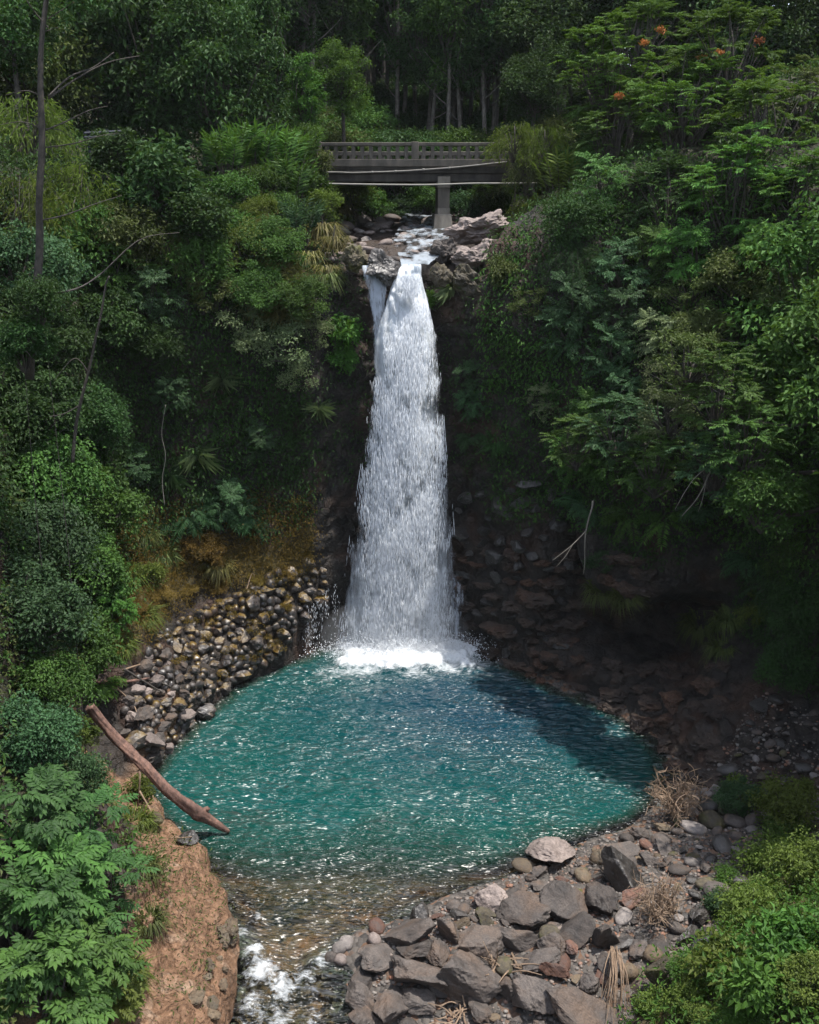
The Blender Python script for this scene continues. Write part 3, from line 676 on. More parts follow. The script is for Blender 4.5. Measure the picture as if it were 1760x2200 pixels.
# ================================================================= rocks
def ico(sub):
    bm = bmesh.new(); bmesh.ops.create_icosphere(bm, subdivisions=sub, radius=1)
    v = np.array([x.co for x in bm.verts]); f = np.array([[x.index for x in p.verts] for p in bm.faces]); bm.free(); return v, f
ICO4 = ico(5); ICO3 = ico(3)
def rock_mesh(name, seed, planes, sharp, squash, noise, sub=ICO4, rmin=.55):
    r_ = np.random.default_rng(seed); v, f = sub
    nrm = unit(r_.normal(size=(planes, 3))); d = r_.uniform(rmin, 1.0, planes)
    c = v @ nrm.T; t = np.where(c > .05, d[None] / np.maximum(c, .05), 9.0)
    t = np.minimum(t, 1.25)
    r = -np.log(np.exp(-t * sharp).sum(1)) / sharp
    P = v * r[:, None]
    nn = fbm(P * 2.2 + seed * 9, 4, seed) * noise + np.abs(fbm(P * 1.3 + seed * 5, 3, seed + 3)) * noise * -.9 + fbm(P * 7 + seed, 3, seed + 7) * noise * .28
    P = P * (1 + nn)[:, None] * np.array(squash)
    P /= np.abs(P[:, :2]).max()                                # unit half width
    mb = MB(); mb.add(P, tris=f); return mb.mesh(name, sharp < 10)
BOULD = [rock_mesh('boulder', 10 + i, 10, 60, (1, .7 + .12 * (i % 3), .50 + .10 * (i % 4)), .17, rmin=.42) for i in range(10)]
CRAG = [rock_mesh('boulder', 90 + i, 16, 22, (1, .85, .7), .42, rmin=.6) for i in range(4)]
ROUND = [rock_mesh('rock', 40 + i, 11, 7, (1, .8 + .08 * (i % 3), .62 + .07 * (i % 3)), .07, ICO3, .8) for i in range(6)]
WALLR = [rock_mesh('rock', 64 + i, 8, 36, (1, .8, .78), .24, ICO3, .65) for i in range(7)]
M_BLD = rockmat('grey_basalt', (.056, .047, .042), (.118, .099, .088), (.13, .09, .066), 2.2, bump=.5)
M_BLP = rockmat('pinkish_basalt', (.17, .135, .12), (.30, .245, .22), (.24, .20, .18), 1.5, bump=.35)
M_BRD = rockmat('red_basalt', (.11, .052, .036), (.18, .095, .066), (.11, .085, .075), 3, bump=.5)
M_BTN = rockmat('tan_stone', (.10, .07, .045), (.17, .125, .08), (.12, .10, .07), 3, bump=.4)
M_BMO = rockmat('mossy_stone', (.055, .046, .032), (.12, .10, .065), (.085, .085, .02), 3, bump=.5)
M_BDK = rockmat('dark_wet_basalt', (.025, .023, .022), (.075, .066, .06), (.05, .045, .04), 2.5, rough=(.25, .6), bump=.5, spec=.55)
M_BWL = rockmat('wet_stacked_basalt', (.035, .030, .028), (.115, .096, .086), (.10, .062, .04), 2.5, rough=(.22, .6), bump=.5, spec=.6, moss=(.105, .066, .014))
M_PALE = rockmat('pale_cobble', (.17, .15, .14), (.27, .24, .22), None, 3, bump=.25)
MSM = {'g': M_BLD, 'p': M_BLP, 'r': M_BRD, 't': M_BTN, 'm': M_BMO, 'd': M_BDK, 'w': M_BWL, 'c': M_PALE}

def objmat(o, m):
    o.material_slots[0].link = 'OBJECT'; o.material_slots[0].material = m
def seedmat(meshes, m):
    for me in meshes:
        if not me.materials: me.materials.append(m)
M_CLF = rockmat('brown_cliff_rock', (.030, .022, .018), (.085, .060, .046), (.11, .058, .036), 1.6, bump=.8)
M_BWM = rockmat('moss_capped_basalt', (.035, .030, .028), (.105, .09, .08), (.09, .06, .04), 2.5, rough=(.3, .7), bump=.5, moss=(.13, .085, .016), coarse=2.0)
seedmat(BOULD, M_BLD); seedmat(CRAG, M_BLD); seedmat(ROUND, M_BLD); seedmat(WALLR, M_BWL)
def rock_at(p, w, h, meshes, m, label, group=None, n=None, name='boulder', sink=.22, i=None, rot=None):
    me = meshes[rng.integers(len(meshes)) if i is None else i % len(meshes)]
    o = bpy.data.objects.new(name, me); COL.objects.link(o); objmat(o, m)
    tilt = .35
    o.rotation_euler = (rng.normal(0, tilt * .6), rng.normal(0, tilt * .6), rng.random() * 6.28 if rot is None else rot)
    o.scale = (w, w * rng.uniform(.8, 1.0), h)
    q = np.array(p, float) + (np.array([0, 0, 1.0]) if n is None else n) * h * .5 * (1 - sink * 2) ; o.location = Vector(q)
    return tag(o, label, 'rock' if name != 'boulder' else 'boulder', group)

B = [ # px, py, width px, height px, look, label
 (1192,1830,128,56,'p','largest pinkish boulder, standing at the water edge of the pool'),
 (1337,1878,86,92,'d','dark upright boulder with a root-covered face behind the leaning wedge'),
 (1335,1830,64,42,'g','grey boulder at the pool edge beside the dry twiggy shrub'),
 (1042,1933,78,56,'p','pale rounded boulder with a crack, at the water edge'),
 (1120,1952,106,84,'g','broad brownish faceted boulder next to the pale cracked one'),
 (1222,1948,100,86,'g','broad grey boulder with a deep shadowed front, beside the leaning wedge'),
 (1290,1938,74,86,'g','tall leaning wedge boulder with a smooth lit face'),
 (1363,1931,44,32,'r','small reddish boulder just behind the leaning wedge'),
 (1018,2022,90,124,'g','tall jagged boulder in the middle of the heap'),
 (1110,2020,74,64,'g','squat grey boulder beside the tall jagged one'),
 (945,2045,64,56,'g','cube-like grey boulder in front of the long flat slab'),
 (878,2008,108,46,'g','long flat slab at the stream edge of the heap'),
 (961,1994,62,46,'g','blocky boulder behind the long flat slab'),
 (905,1975,54,42,'d','dark wet boulder half standing in the outlet water'),
 (814,2056,78,46,'g','low slab beside the rapids, topmost of the stream side'),
 (884,2040,72,38,'g','thin tilted slab lying on the low slabs'),
 (900,2094,126,66,'g','big flat-topped boulder with a black shaded front'),
 (1012,2108,108,84,'g','big rugged boulder below the tall jagged one'),
 (783,2106,52,44,'g','small blocky boulder beside the white rapids'),
 (938,2126,50,42,'g','tabletop stone in front of the big rugged boulder'),
 (768,2150,76,60,'g','pale-topped boulder overhanging the rapids'),
 (842,2162,84,64,'g','star-shaped flat boulder near the bottom edge'),
 (783,2188,64,48,'g','lowest boulder beside the rapids at the bottom edge'),
 (911,2150,84,42,'g','long shaded slab between the star-shaped and tabletop stones'),
 (1032,2170,52,54,'g','oval grey boulder with moss at its foot'),
 (1090,2120,46,70,'g','narrow upright slab beside the driftwood tangle'),
 (1150,2140,84,84,'g','large smooth sloping boulder with a rusty foot'),
 (1240,2182,112,60,'g','huge low grey boulder at the bottom edge of the heap'),
 (1152,2060,74,54,'g','arched grey boulder with a hollow below'),
 (1190,2086,50,54,'r','rust-red boulder, reddest of the heap'),
 (1228,2037,42,38,'r','brick-coloured boulder above the rust-red one'),
 (1298,2012,56,80,'g','pale grey ridged boulder leaning inland'),
 (1240,2006,74,46,'g','low grey boulder below the ridged one'),
 (1172,2029,66,48,'g','grey boulder with a stepped top beside the arched one'),
 (1370,2036,40,42,'g','grey cobble-sized boulder beside the dry shrub'),
 (1414,2033,48,30,'g','flat grey boulder at the foot of the dry shrub'),
 (1401,2052,34,26,'t','yellowish stone below the dry shrub'),
 (1432,2091,56,50,'m','mossy brown boulder near the green slope'),
 (1450,2061,40,28,'m','small mossy boulder behind the mossy brown one'),
 (1521,2078,60,26,'m','flat mossy boulder against the green slope'),
 (1378,2148,46,38,'d','dark lumpy boulder beside the withered frond'),
 (1350,2092,32,30,'t','tan rounded stone above the withered frond'),
 (1314,2070,48,32,'g','leaning grey slab behind the withered frond'),
 (1262,2106,46,40,'g','pale wedge stone beside the withered frond'),
 (1204,2142,42,24,'g','small grey stone lying above the huge low boulder'),
 (1340,1969,38,20,'c','smooth whitish stone, flattest and palest on the bar'),
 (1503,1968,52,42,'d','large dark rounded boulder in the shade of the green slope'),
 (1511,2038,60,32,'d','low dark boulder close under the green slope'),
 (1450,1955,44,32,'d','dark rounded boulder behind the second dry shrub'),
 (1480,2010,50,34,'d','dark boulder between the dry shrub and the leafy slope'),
 (744,2026,27,23,'c','upper pale pink cobble of the four in the stream'),
 (729,2038,26,20,'c','middle pale pink cobble of the four in the stream'),
 (711,2058,19,24,'g','greyish cobble of the four in the stream, nearest the rapids'),
 (731,2063,22,19,'p','lowest cobble of the four in the stream'),
 (809,1992,30,20,'r','wet red stone in the shallows of the outlet'),
 (805,2018,26,24,'p','pinkish stone at the tip of the long flat slab'),
 (903,2027,28,21,'r','orange stone wedged beside the cube-like boulder'),
 (497,2004,58,54,'t','brown boulder at the tip of the bare earth bank'),
 (985,1965,40,26,'d','dark wet stone in the shallows behind the blocky boulder'),
 (1395,1850,40,30,'g','grey stone under the branches of the tall dry shrub'),
 (1150,1812,60,22,'m','flat brown rock awash beside the largest pinkish boulder'),
 (1130,1862,44,18,'t','amber stone under shallow water beside the shore'),
 (400,1800,40,20,'d','dark stone awash at the bank under the log tip'),
 (355,1720,34,20,'d','dark stone at the waterline beneath the log'),
 (330,1760,36,22,'t','brown stone at the waterline below the log'),
 (1290,1845,36,30,'t','tan stone between the pinkish boulder and the grey one'),
]
def size_at(p): return float(np.linalg.norm(np.array(p) - CAM))
BPOS = []
for k_, (px, py, w, hgt, lk, lab) in enumerate(B):
    p, n = hit(px, py + hgt * .22)
    D = size_at(p); W = w * D / F * .5; H = hgt * D / F * .62
    rock_at(p, W * 1.36, max(H * 1.3, W * .75), CRAG if lk == 't' and w > 50 else BOULD if lk in 'gdrpm' and w > 34 else ROUND, MSM[lk], lab, None, None, 'boulder' if w > 34 else 'rock', .2, k_)
    BPOS.append((p[0], p[1], W))
BPOS = np.array(BPOS)
# smaller stones of the bar, one object each, then gravel
bar = np.array([onz(a, b, .4)[:2] for a, b in ((1150,1850),(1300,1790),(1400,1760),(1480,1690),(1640,1620),(1740,1650),(1760,1760),(1640,1890),(1470,2060),(1350,2180),(1180,2215),(780,2215),(760,2090),(830,1990),(1000,1910))])
cnt = 0; tries = 0; SP = list(map(tuple, BPOS))
while cnt < 215 and tries < 9000:
    tries += 1
    lo, hi = bar.min(0), bar.max(0); x, y = lo + (hi - lo) * rng.random(2)
    if sdist(np.array([[x, y]]), bar)[0] > -.1: continue
    w = .12 + .30 * rng.random() ** 1.8
    if any((x - a) ** 2 + (y - b) ** 2 < (.62 * (w + c)) ** 2 for a, b, c in SP): continue
    SP.append((x, y, w)); z = ground(x, y, 4.0); pxy = topx([[x, y, z]])[0]
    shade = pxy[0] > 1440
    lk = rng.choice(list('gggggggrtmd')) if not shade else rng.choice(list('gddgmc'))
    wo = {'g': 'grey', 'p': 'pinkish', 'r': 'reddish', 't': 'tan', 'm': 'mossy brown', 'd': 'dark', 'c': 'whitish'}[lk]
    where = 'on the shaded cobble beach' if shade else 'among the boulders of the gravel bar'
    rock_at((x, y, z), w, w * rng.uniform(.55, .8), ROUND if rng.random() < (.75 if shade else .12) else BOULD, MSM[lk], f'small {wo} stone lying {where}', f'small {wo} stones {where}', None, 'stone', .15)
    cnt += 1
mb = MB(); base = [ico(1)[0], ico(1)[1]]
N = 5200; lo, hi = bar.min(0), bar.max(0); Q = lo + (hi - lo) * rng.random((N * 3, 2)); Q = Q[sdist(Q, bar) < .25][:N]
for x, y in Q:
    w = .025 + .055 * rng.random() ** 1.7; z = ground(x, y, 4.0)
    v = base[0] * (1 + rng.normal(0, .13, (len(base[0]), 1))) * np.array([w, w * rng.uniform(.6, 1), w * rng.uniform(.4, .7)])
    a = rng.random() * 6.28; v = v @ np.array([[math.cos(a), math.sin(a), 0], [-math.sin(a), math.cos(a), 0], [0, 0, 1]])
    mb.add(v + [x, y, z + w * .25], tris=base[1], tint=rng.random())
def gravel_mat():
    m, nt, ns, ls = newmat('mixed_gravel'); at = nd(ns, 'ShaderNodeAttribute', attribute_name='tint')
    cr = ns.new('ShaderNodeValToRGB'); e = cr.color_ramp.elements; e[0].color = (.03, .027, .025, 1); e[1].color = (.20, .18, .16, 1)
    for p_, c_ in ((.35, (.13, .115, .105, 1)), (.6, (.19, .15, .125, 1)), (.72, (.22, .10, .06, 1)), (.8, (.10, .09, .082, 1))): x = e.new(p_); x.color = c_
    ls.new(at.outputs['Fac'], cr.inputs[0]); p = nd(ns, 'ShaderNodeBsdfPrincipled', Roughness=.8); ls.new(cr.outputs[0], p.inputs['Base Color'])
    o = ns.new('ShaderNodeOutputMaterial'); ls.new(p.outputs[0], o.inputs['Surface']); return m
kind(link('gravel', mb.mesh('gravel', True), gravel_mat()), 'stuff', 'mixed gravel filling the gaps between boulders', 'gravel')

# stacked, water-worn basalt on the log side of the pool
WPOLY = np.array([(262,1510),(300,1440),(330,1370),(420,1310),(520,1275),(600,1225),(650,1205),(700,1225),(690,1290),(640,1340),(610,1400),(520,1450),(470,1490),(420,1540),(370,1600),(330,1640),(270,1590)], float)
RUB = MB()
def rubble(p, n, W):
    v, f = ICO3; vv = v * (1 + .22 * fbm(v * 1.6 + rng.random(3) * 50, 2, 5))[:, None] * np.array([W, W * .85, W * .8])
    RUB.add(np.array(vv @ np.array(Matrix.Rotation(rng.random() * 6.28, 3, rdir(1)[0].tolist()))) + p + n * W * .1, tris=f)
cnt = 0; tries = 0; SP = []
while cnt < 265 and tries < 20000:
    tries += 1
    lo, hi = WPOLY.min(0), WPOLY.max(0); px, py = lo + (hi - lo) * rng.random(2)
    if sdist(np.array([[px, py]]), WPOLY)[0] > 0: continue
    w = 11 + 27 * rng.random() ** 1.6 * (1.15 if py > 1480 else .9)
    if any((px - a) ** 2 + ((py - b) * 1.25) ** 2 < (.44 * (w + c)) ** 2 for a, b, c in SP): continue
    p, n = hit(px, py)
    if p is None or p[2] > 7.0: continue
    SP.append((px, py, w)); W = w * size_at(p) / F * .76
    if w < 17.5: rubble(p, n, W); cnt += 1; continue
    if px < 400 and py > 1400:
        lab, grp, mt = 'grey dry rock in the stacked bank above the log', 'grey rocks above the log', rng.choice([M_BLD, M_BWL, M_BLP, M_BLD])
    elif px > 600:
        lab, grp, mt = 'wet mossy rock on the point beside the waterfall', 'mossy rocks beside the waterfall', M_BWL
    else:
        lab, grp, mt = 'glistening dark rock in the stacked wall above the pool', 'dark rocks of the stacked wall', M_BWM if (py < 1345 and rng.random() < .75) else M_BWL
    rock_at(p + n * W * .10, W, W * rng.uniform(.75, 1.0), WALLR, mt, lab, grp, n, 'rock', .35); cnt += 1
kind(link('rubble', RUB.mesh('rubble', True), M_BWL), 'stuff', 'small dark rubble filling the gaps of the stacked wall', 'rubble')
for px, py, w, mt, lab in ((325,1588,50,M_BLP,'largest pale rock above the log, tilted toward the pool'),(290,1545,44,M_BLD,'dark-fronted rock uphill of the largest pale one'),(262,1578,36,M_BLD,'rock touching the upper side of the log'),(320,1622,46,M_BLD,'grey rock at the waterline beside the log'),(370,1545,44,M_BLP,'cracked pale rock on the rusty ledge'),(398,1400,46,M_BWL,'rounded grey rock jutting below the moss hummock'),(372,1392,40,M_BWL,'rounded rock just beside the moss hummock')):
    p, n = hit(px, py); W = w * size_at(p) / F * .5
    rock_at(p + n * W * .2, W * 1.1, W * .95, BOULD, mt, lab, None, n, 'rock', .3)
for k_ in range(16):
    px, py = rng.uniform(395, 500), rng.uniform(1900, 2190)
    if py < 2000 and px < 420: continue
    p, n = hit(px, py); W = rng.uniform(.10, .24)
    rock_at(p, W, W * .8, WALLR, M_BTN, 'crumbling brown stone at the outer edge of the bare earth bank', 'brown stones on the edge of the earth bank', n, 'stone', .35)
# dark fractured blocks right of the fall
cnt = 0; SP = []; tries = 0
while cnt < 60 and tries < 6000:
    tries += 1; px = rng.uniform(985, 1230); py = rng.uniform(1040, 1400); w = rng.uniform(16, 46) * (1 if py < 1240 else .7)
    if any((px - a) ** 2 + (py - b) ** 2 < (.52 * (w + c)) ** 2 for a, b, c in SP): continue
    p, n = hit(px, py)
    if p is None: continue
    SP.append((px, py, w)); W = w * size_at(p) / F * .78
    up = py < 1240
    rock_at(p, W, W * .9, BOULD, M_BDK, 'dark fractured block in the rock face beside the waterfall' if up else 'low dark rock under the fractured blocks beside the waterfall foot',
            'dark blocks beside the waterfall' if up else 'low dark rocks beside the waterfall foot', n, 'rock', .4); cnt += 1
# ledges of the undercut cliff
LED = MB()
cnt = 0; SP = []; tries = 0
while cnt < 95 and tries < 6000:
    tries += 1; px = rng.uniform(985, 1560); py = rng.uniform(1190, 1700); w = rng.uniform(40, 120)
    if 1240 < px < 1440 and 1300 < py < 1425: continue
    if py > 1420 + (px - 1050) * .55 + 40 or (px > 1400 and py < 1420): continue
    if any((px - a) ** 2 + ((py - b) * 1.6) ** 2 < (.36 * (w + c)) ** 2 for a, b, c in SP): continue
    p, n = hit(px, py)
    if p is None or p[2] < .0: continue
    SP.append((px, py, w)); W = w * size_at(p) / F * .58
    me = CRAG[rng.integers(len(CRAG))]; vv = np.array([x.co for x in me.vertices]) * np.array([W, W, W * rng.uniform(.4, .7)])
    LED.add(np.array(vv @ np.array(Matrix.Rotation(rng.random() * 6.28, 3, 'Z'))) + p - n * W * .12, tris=ICO4[1]); cnt += 1
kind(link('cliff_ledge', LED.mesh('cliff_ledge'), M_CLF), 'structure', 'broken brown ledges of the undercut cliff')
# lip: dark boulder between the two streams, outcrop at the pier, stream stones
p = np.array([ony(828, 556, 40.7)[0], 40.9, 15.0])
o = rock_at(p, .92, 1.1, CRAG, M_BDK, 'big dark wet boulder splitting the flow at the lip of the waterfall', None, None, 'boulder', .33, 3, .4)
for px, py, yv, w, h_, mt, lab in ((1035,495,45.5,1.35,.85,M_BLP,'upper hump of pale brown rock behind the pier foot'),(1015,560,41.7,1.0,.75,M_BLP,'broad brown outcrop beside the lip of the waterfall'),(1065,545,43.0,1.3,1.1,M_BLP,'tall brown outcrop under the leafy bridge end'),(945,592,40.9,.5,.6,M_BMO,'mossy rock shoulder touching the waterfall lip'),(955,545,42.5,.7,.7,M_BLD,'grey rock at the foot of the pier'),(760,555,41.2,.55,.7,M_BMO,'mossy rock at the grassy side of the lip'),(1010,610,40.9,.9,.8,M_BMO,'mossy rock face below the brown outcrop')):
    c = ony(px, py, yv); rock_at(c, w * 1.15, h_ * 1.2, CRAG, mt, lab, None, None, 'boulder', .5)
cnt = 0; SP = []; tries = 0
while cnt < 130 and tries < 8000:
    tries += 1; x = rng.uniform(-3.6, 3.4); y = rng.uniform(42.6, 60); w = rng.uniform(.16, .52)
    cx = np.interp(y, [41.5, 43, 46, 50, 56, 62], [.35, .35, .15, -.2, .0, .3]); hw = np.interp(y, [41.2, 42.5, 45, 50, 62], [.7, 1.0, 1.4, 1.2, .9])
    if abs(x - cx) < hw * .8 and rng.random() < .6: continue
    if any((x - a) ** 2 + (y - b) ** 2 < (.75 * (w + c)) ** 2 for a, b, c in SP): continue
    if x > 2.9 and y < 45: continue
    SP.append((x, y, w)); z = ground(x, y, 18.2)
    if y > 53: lab, grp = 'rounded stone far up the stream beyond the bridge', 'stones far up the stream'
    elif x < cx: lab, grp = 'sunlit rounded stone on the grassy side of the upper stream', 'stones on the grassy side of the upper stream'
    else: lab, grp = 'rounded stone in the white water beside the pier', 'stones in the upper stream beside the pier'
    rock_at((x, y, z), w, w * rng.uniform(.55, .85), ROUND + WALLR, [M_BLP, M_PALE, M_BLP, M_BLD][rng.integers(4)], lab, grp, None, 'stone', .1); cnt += 1

# ================================================================= driftwood
M_BARK = plainmat('reddish_bark', (.19, .105, .078), .85, .5, 5.0, 1.0, c2=(.06, .034, .027), stretch=(1.6, .5, 1))
M_TWIG = plainmat('dry_twig', (.26, .18, .12), .8, .4, 6, .2)
M_DARKW = plainmat('dark_bark', (.07, .058, .048), .85, .4, 5, .5, c2=(.03, .026, .022))
M_PALEW = plainmat('pale_bark', (.20, .18, .15), .8, .35, 5, .3)
def gpt(px, py, lift=.1):
    p, n = hit(px, py); return p + n * lift
LOGP = [(192,1518),(222,1555),(253,1590),(288,1625),(322,1657),(369,1706),(410,1737),(440,1756),(492,1787)]
pts = []
for i, (px, py) in enumerate(LOGP):
    hp, _ = hit(px, py); pts.append(ony(px, py, min((26.75, 26.85, 26.75, 26.55, 26.25, 26.05, 26.25, 26.45, 26.62)[i], hp[1] - .32)))
pts = np.array(pts); P_ = spline(pts, 60); rr = np.interp(np.linspace(0, 1, 60), [0, .12, .35, .5, .68, .76, .83, .91, 1], [.135, .15, .155, .155, .165, .19, .215, .13, .05]) * (1 + .06 * vnoise(np.stack([np.linspace(0, 18, 60), np.zeros(60), np.zeros(60)], 1), 3))
logt = empty('fallen_log', pts[0], 'long reddish barkless log sloping from the bank into the pool', 'log')
mb = MB(); tube(mb, P_, rr, 30, jit=.04); vv = mb.v[0]; ii = np.repeat(np.arange(60), 30); jj = np.tile(np.arange(30), 60); aj = jj / 30 * 2 * np.pi
nn = fbm(np.stack([np.cos(aj) * 4.5, np.sin(aj) * 4.5, ii * .10], 1), 3, 401) + .5 * fbm(np.stack([np.cos(aj) * 1.2, np.sin(aj) * 1.2, ii * .35], 1), 2, 405)
vv[:1800] += unit(vv[:1800] - P_[ii]) * (nn * rr[ii] * .30)[:, None]
me = mb.mesh('trunk', True); partof(link('trunk', me, M_BARK), logt)
mb = MB(); j = 50; tube(mb, spline([P_[j], P_[j] + [.16, .05, .16], P_[j] + [.20, 0, .12]], 8), [.13, .12, .11, .1, .09, .08, .06, .02], 8, jit=.1); partof(link('knot', mb.mesh('knot', True), M_BARK), logt)
mb = MB(); j = 25; tube(mb, spline([P_[j], P_[j] + [.05, -.3, -.35], P_[j] + [-.05, -.35, -1.2]], 10), np.linspace(.045, .015, 10), 6)
tube(mb, spline([P_[j] + [0, -.32, -.7], P_[j] + [.4, -.6, -1.3], P_[j] + [.65, -.9, -1.9]], 10), np.linspace(.03, .012, 10), 5); partof(link('branch_stub', mb.mesh('branch_stub', True), M_TWIG), logt)
def stick(pxs, r0, label, mat=M_TWIG, lift=.18, extra=(), name='stick', cat='stick'):
    mb = MB(); P = spline([gpt(a, b, lift) for a, b in pxs], 14); tube(mb, P, np.linspace(r0, r0 * .45, 14), 7, jit=.15)
    for e in extra:
        Q = spline([gpt(a, b, lift) for a, b in e], 10); tube(mb, Q, np.linspace(r0 * .6, r0 * .25, 10), 6)
    return tag(link(name, mb.mesh(name, True), mat), label, cat)
stick([(205,1464),(260,1466),(318,1462)], .075, 'thick brown stick lying level on the stacked rocks', M_BARK)
stick([(255,1440),(300,1432),(335,1433)], .035, 'pale thin stick above the thick level one')
stick([(258,1442),(300,1470),(345,1500)], .045, 'dark stick slanting across the thick level one', M_DARKW, .25)
stick([(300,1463),(340,1475),(368,1482)], .04, 'forked dark stick lying among the stacked rocks', M_DARKW, .2)
stick([(245,1475),(285,1520),(298,1560)], .028, 'curved grey stick reaching down to the pale rocks')
stick([(430,1800),(410,1812),(360,1815)], .025, 'thin branch lying at the waterline below the log')
stick([(535,1270),(546,1230),(546,1262)], .02, 'thin reddish stalk bent over on the mossy rocks')
# tangles on the boulder heap
def tangle(px, py, n, L, label, mat, r=.012, up=.35, zl=.1, name='driftwood', spread=1.0):
    p, nn = hit(px, py); p = p + [0, 0, zl]; mb = MB()
    for i in range(n):
        d = rdir(1)[0] * [1, 1, up]; d[2] = abs(d[2]); d = unit(d); a = p + rng.normal(0, .16 * spread, 3) * [1, 1, .3]
        l = L * rng.uniform(.4, 1); b = a + d * l * .5 + rng.normal(0, .05, 3); c = a + d * l + rng.normal(0, .1, 3)
        tube(mb, spline([a, b, c], 6), np.linspace(r * 1.5, r * .5, 6), 4)
    return tag(link(name, mb.mesh(name), mat), label, 'driftwood')
tangle(1075, 2080, 26, 1.0, 'pale tangle of driftwood twigs caught between the big boulders', M_TWIG, .016)
tangle(985, 2185, 20, .8, 'pale twigs caught at the bottom edge beside the oval boulder', M_TWIG, .014)
tangle(1310, 1885, 30, .7, 'dark root mass stuck to the upright boulder', M_DARKW, .012)
# withered hanging frond on the bar
p, n = hit(1318, 2085); mb = MB()
for i in range(34):
    a = p + [0, 0, .55] + rng.normal(0, .05, 3); e = p + np.array([rng.normal(-.16, .2), -1.05 + rng.normal(0, .22), -.15])
    tube(mb, spline([a, (a + e) / 2 + [rng.normal(0, .06), -.12, .34], e], 9), np.linspace(.013, .006, 9), 4, tint=rng.random())
tag(link('withered_frond', mb.mesh('withered_frond'), M_TWIG), 'withered straw-coloured frond drooping over the lower boulders', 'frond')
# ================================================================= foliage prototypes
LM = {
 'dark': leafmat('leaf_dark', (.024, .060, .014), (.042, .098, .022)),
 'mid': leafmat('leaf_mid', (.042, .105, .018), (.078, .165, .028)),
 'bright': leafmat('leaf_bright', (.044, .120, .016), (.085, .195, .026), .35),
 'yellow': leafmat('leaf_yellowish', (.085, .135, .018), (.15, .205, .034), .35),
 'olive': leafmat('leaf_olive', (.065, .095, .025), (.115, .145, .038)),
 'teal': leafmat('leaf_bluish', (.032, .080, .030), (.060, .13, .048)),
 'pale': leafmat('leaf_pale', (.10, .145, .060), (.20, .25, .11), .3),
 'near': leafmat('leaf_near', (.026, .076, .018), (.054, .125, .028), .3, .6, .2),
 'straw': leafmat('grass_straw', (.13, .12, .035), (.24, .21, .07), .35),
 'moss': leafmat('moss_brown', (.10, .075, .016), (.19, .125, .025), .2, .8, .1),
}
M_FLOW = leafmat('orange_flower', (.45, .12, .03), (.60, .20, .05), .2)

def clump_leaves(mb, C, r, n, L, W, sq=.7, fine=False, upb=.35, fan=.5, ctint=None):
    """leaves over domes centred on the points C"""
    k = len(C); C = np.repeat(C, n, 0); r = np.repeat(np.broadcast_to(r, (k,)), n)
    d = rdir(k * n, upb); u = rng.random(k * n) ** .45; u = np.where(rng.random(k * n) < .13, rng.uniform(1, 1.55, k * n), u)
    P = C + d * (r * u)[:, None] * np.array([1, 1, sq])
    N = unit(d * .55 + np.array([0, 0, .75]) + rng.normal(0, .42, P.shape))
    D = unit(d * np.array([1, 1, .35]) + rng.normal(0, fan, P.shape) + np.array([0, 0, -.25]))
    l = L * rng.uniform(.7, 1.25, k * n); t = np.repeat(rng.random(k) if ctint is None else ctint, n) * .55 + rng.random(k * n) * .45
    leaves(mb, P, D, N, l, l * W / L, t, .22, .18, fine)

def ell(n, R, lo=.5, upb=.35, seed=None):
    d = rdir(n, upb); return d * np.array(R) * rng.uniform(lo, 1, (n, 1))

def compound(mb, base, dirs, n_pairs, length, leafL, leafW, droop=.6, fine=False, terminal=True, ang=.9):
    """pinnate leaves: pairs of leaflets along an arching rachis"""
    m = len(base); ln = length * rng.uniform(.75, 1.2, m)
    up = np.array([0, 0, 1.0]); dr = unit(dirs)
    side = unit(np.cross(dr, up) + 1e-6); tt = np.linspace(.22, 1, n_pairs); tw = rng.random(m)
    cl = rng.random(m)
    pts0 = base
    for i, t in enumerate(tt):
        pos = base + dr * (ln * t)[:, None] - up * (droop * ln * t * t * .5)[:, None]
        tang = unit(dr - up * droop * t)
        nrm = unit(np.cross(side, tang)); nrm = np.where(nrm[:, 2:] < 0, -nrm, nrm)
        for sgn in (-1, 1):
            D = unit(tang * math.cos(ang) + side * sgn * math.sin(ang) - up * .12 + rng.normal(0, .09, (m, 3)))
            sc = leafL * (1 - .35 * abs(t - .55)) * rng.uniform(.85, 1.1, m)
            leaves(mb, pos, D, unit(nrm + rng.normal(0, .15, (m, 3))), sc, sc * leafW / leafL, cl * .6 + rng.random(m) * .4, .15, .2, fine)
    if terminal:
        leaves(mb, base + dr * ln[:, None] - up * (droop * ln * .5)[:, None], unit(dr - up * droop), nrm, np.full(m, leafL), np.full(m, leafW), cl, .15, .2, fine)

def wood(mb, tips, root=(0, 0, 0), r0=.05, frac=1.0, n=6, sag=.15):
    root = np.array(root, float)
    for t in tips:
        if rng.random() > frac: continue
        m_ = root + (t - root) * .5 + rng.normal(0, .10, 3) * np.linalg.norm(t - root) * .6; m_[2] += sag * np.linalg.norm(t - root) * .3
        tube(mb, spline([root, m_, t], 7), np.linspace(r0, r0 * .25, 7), n - 1, cap=False)

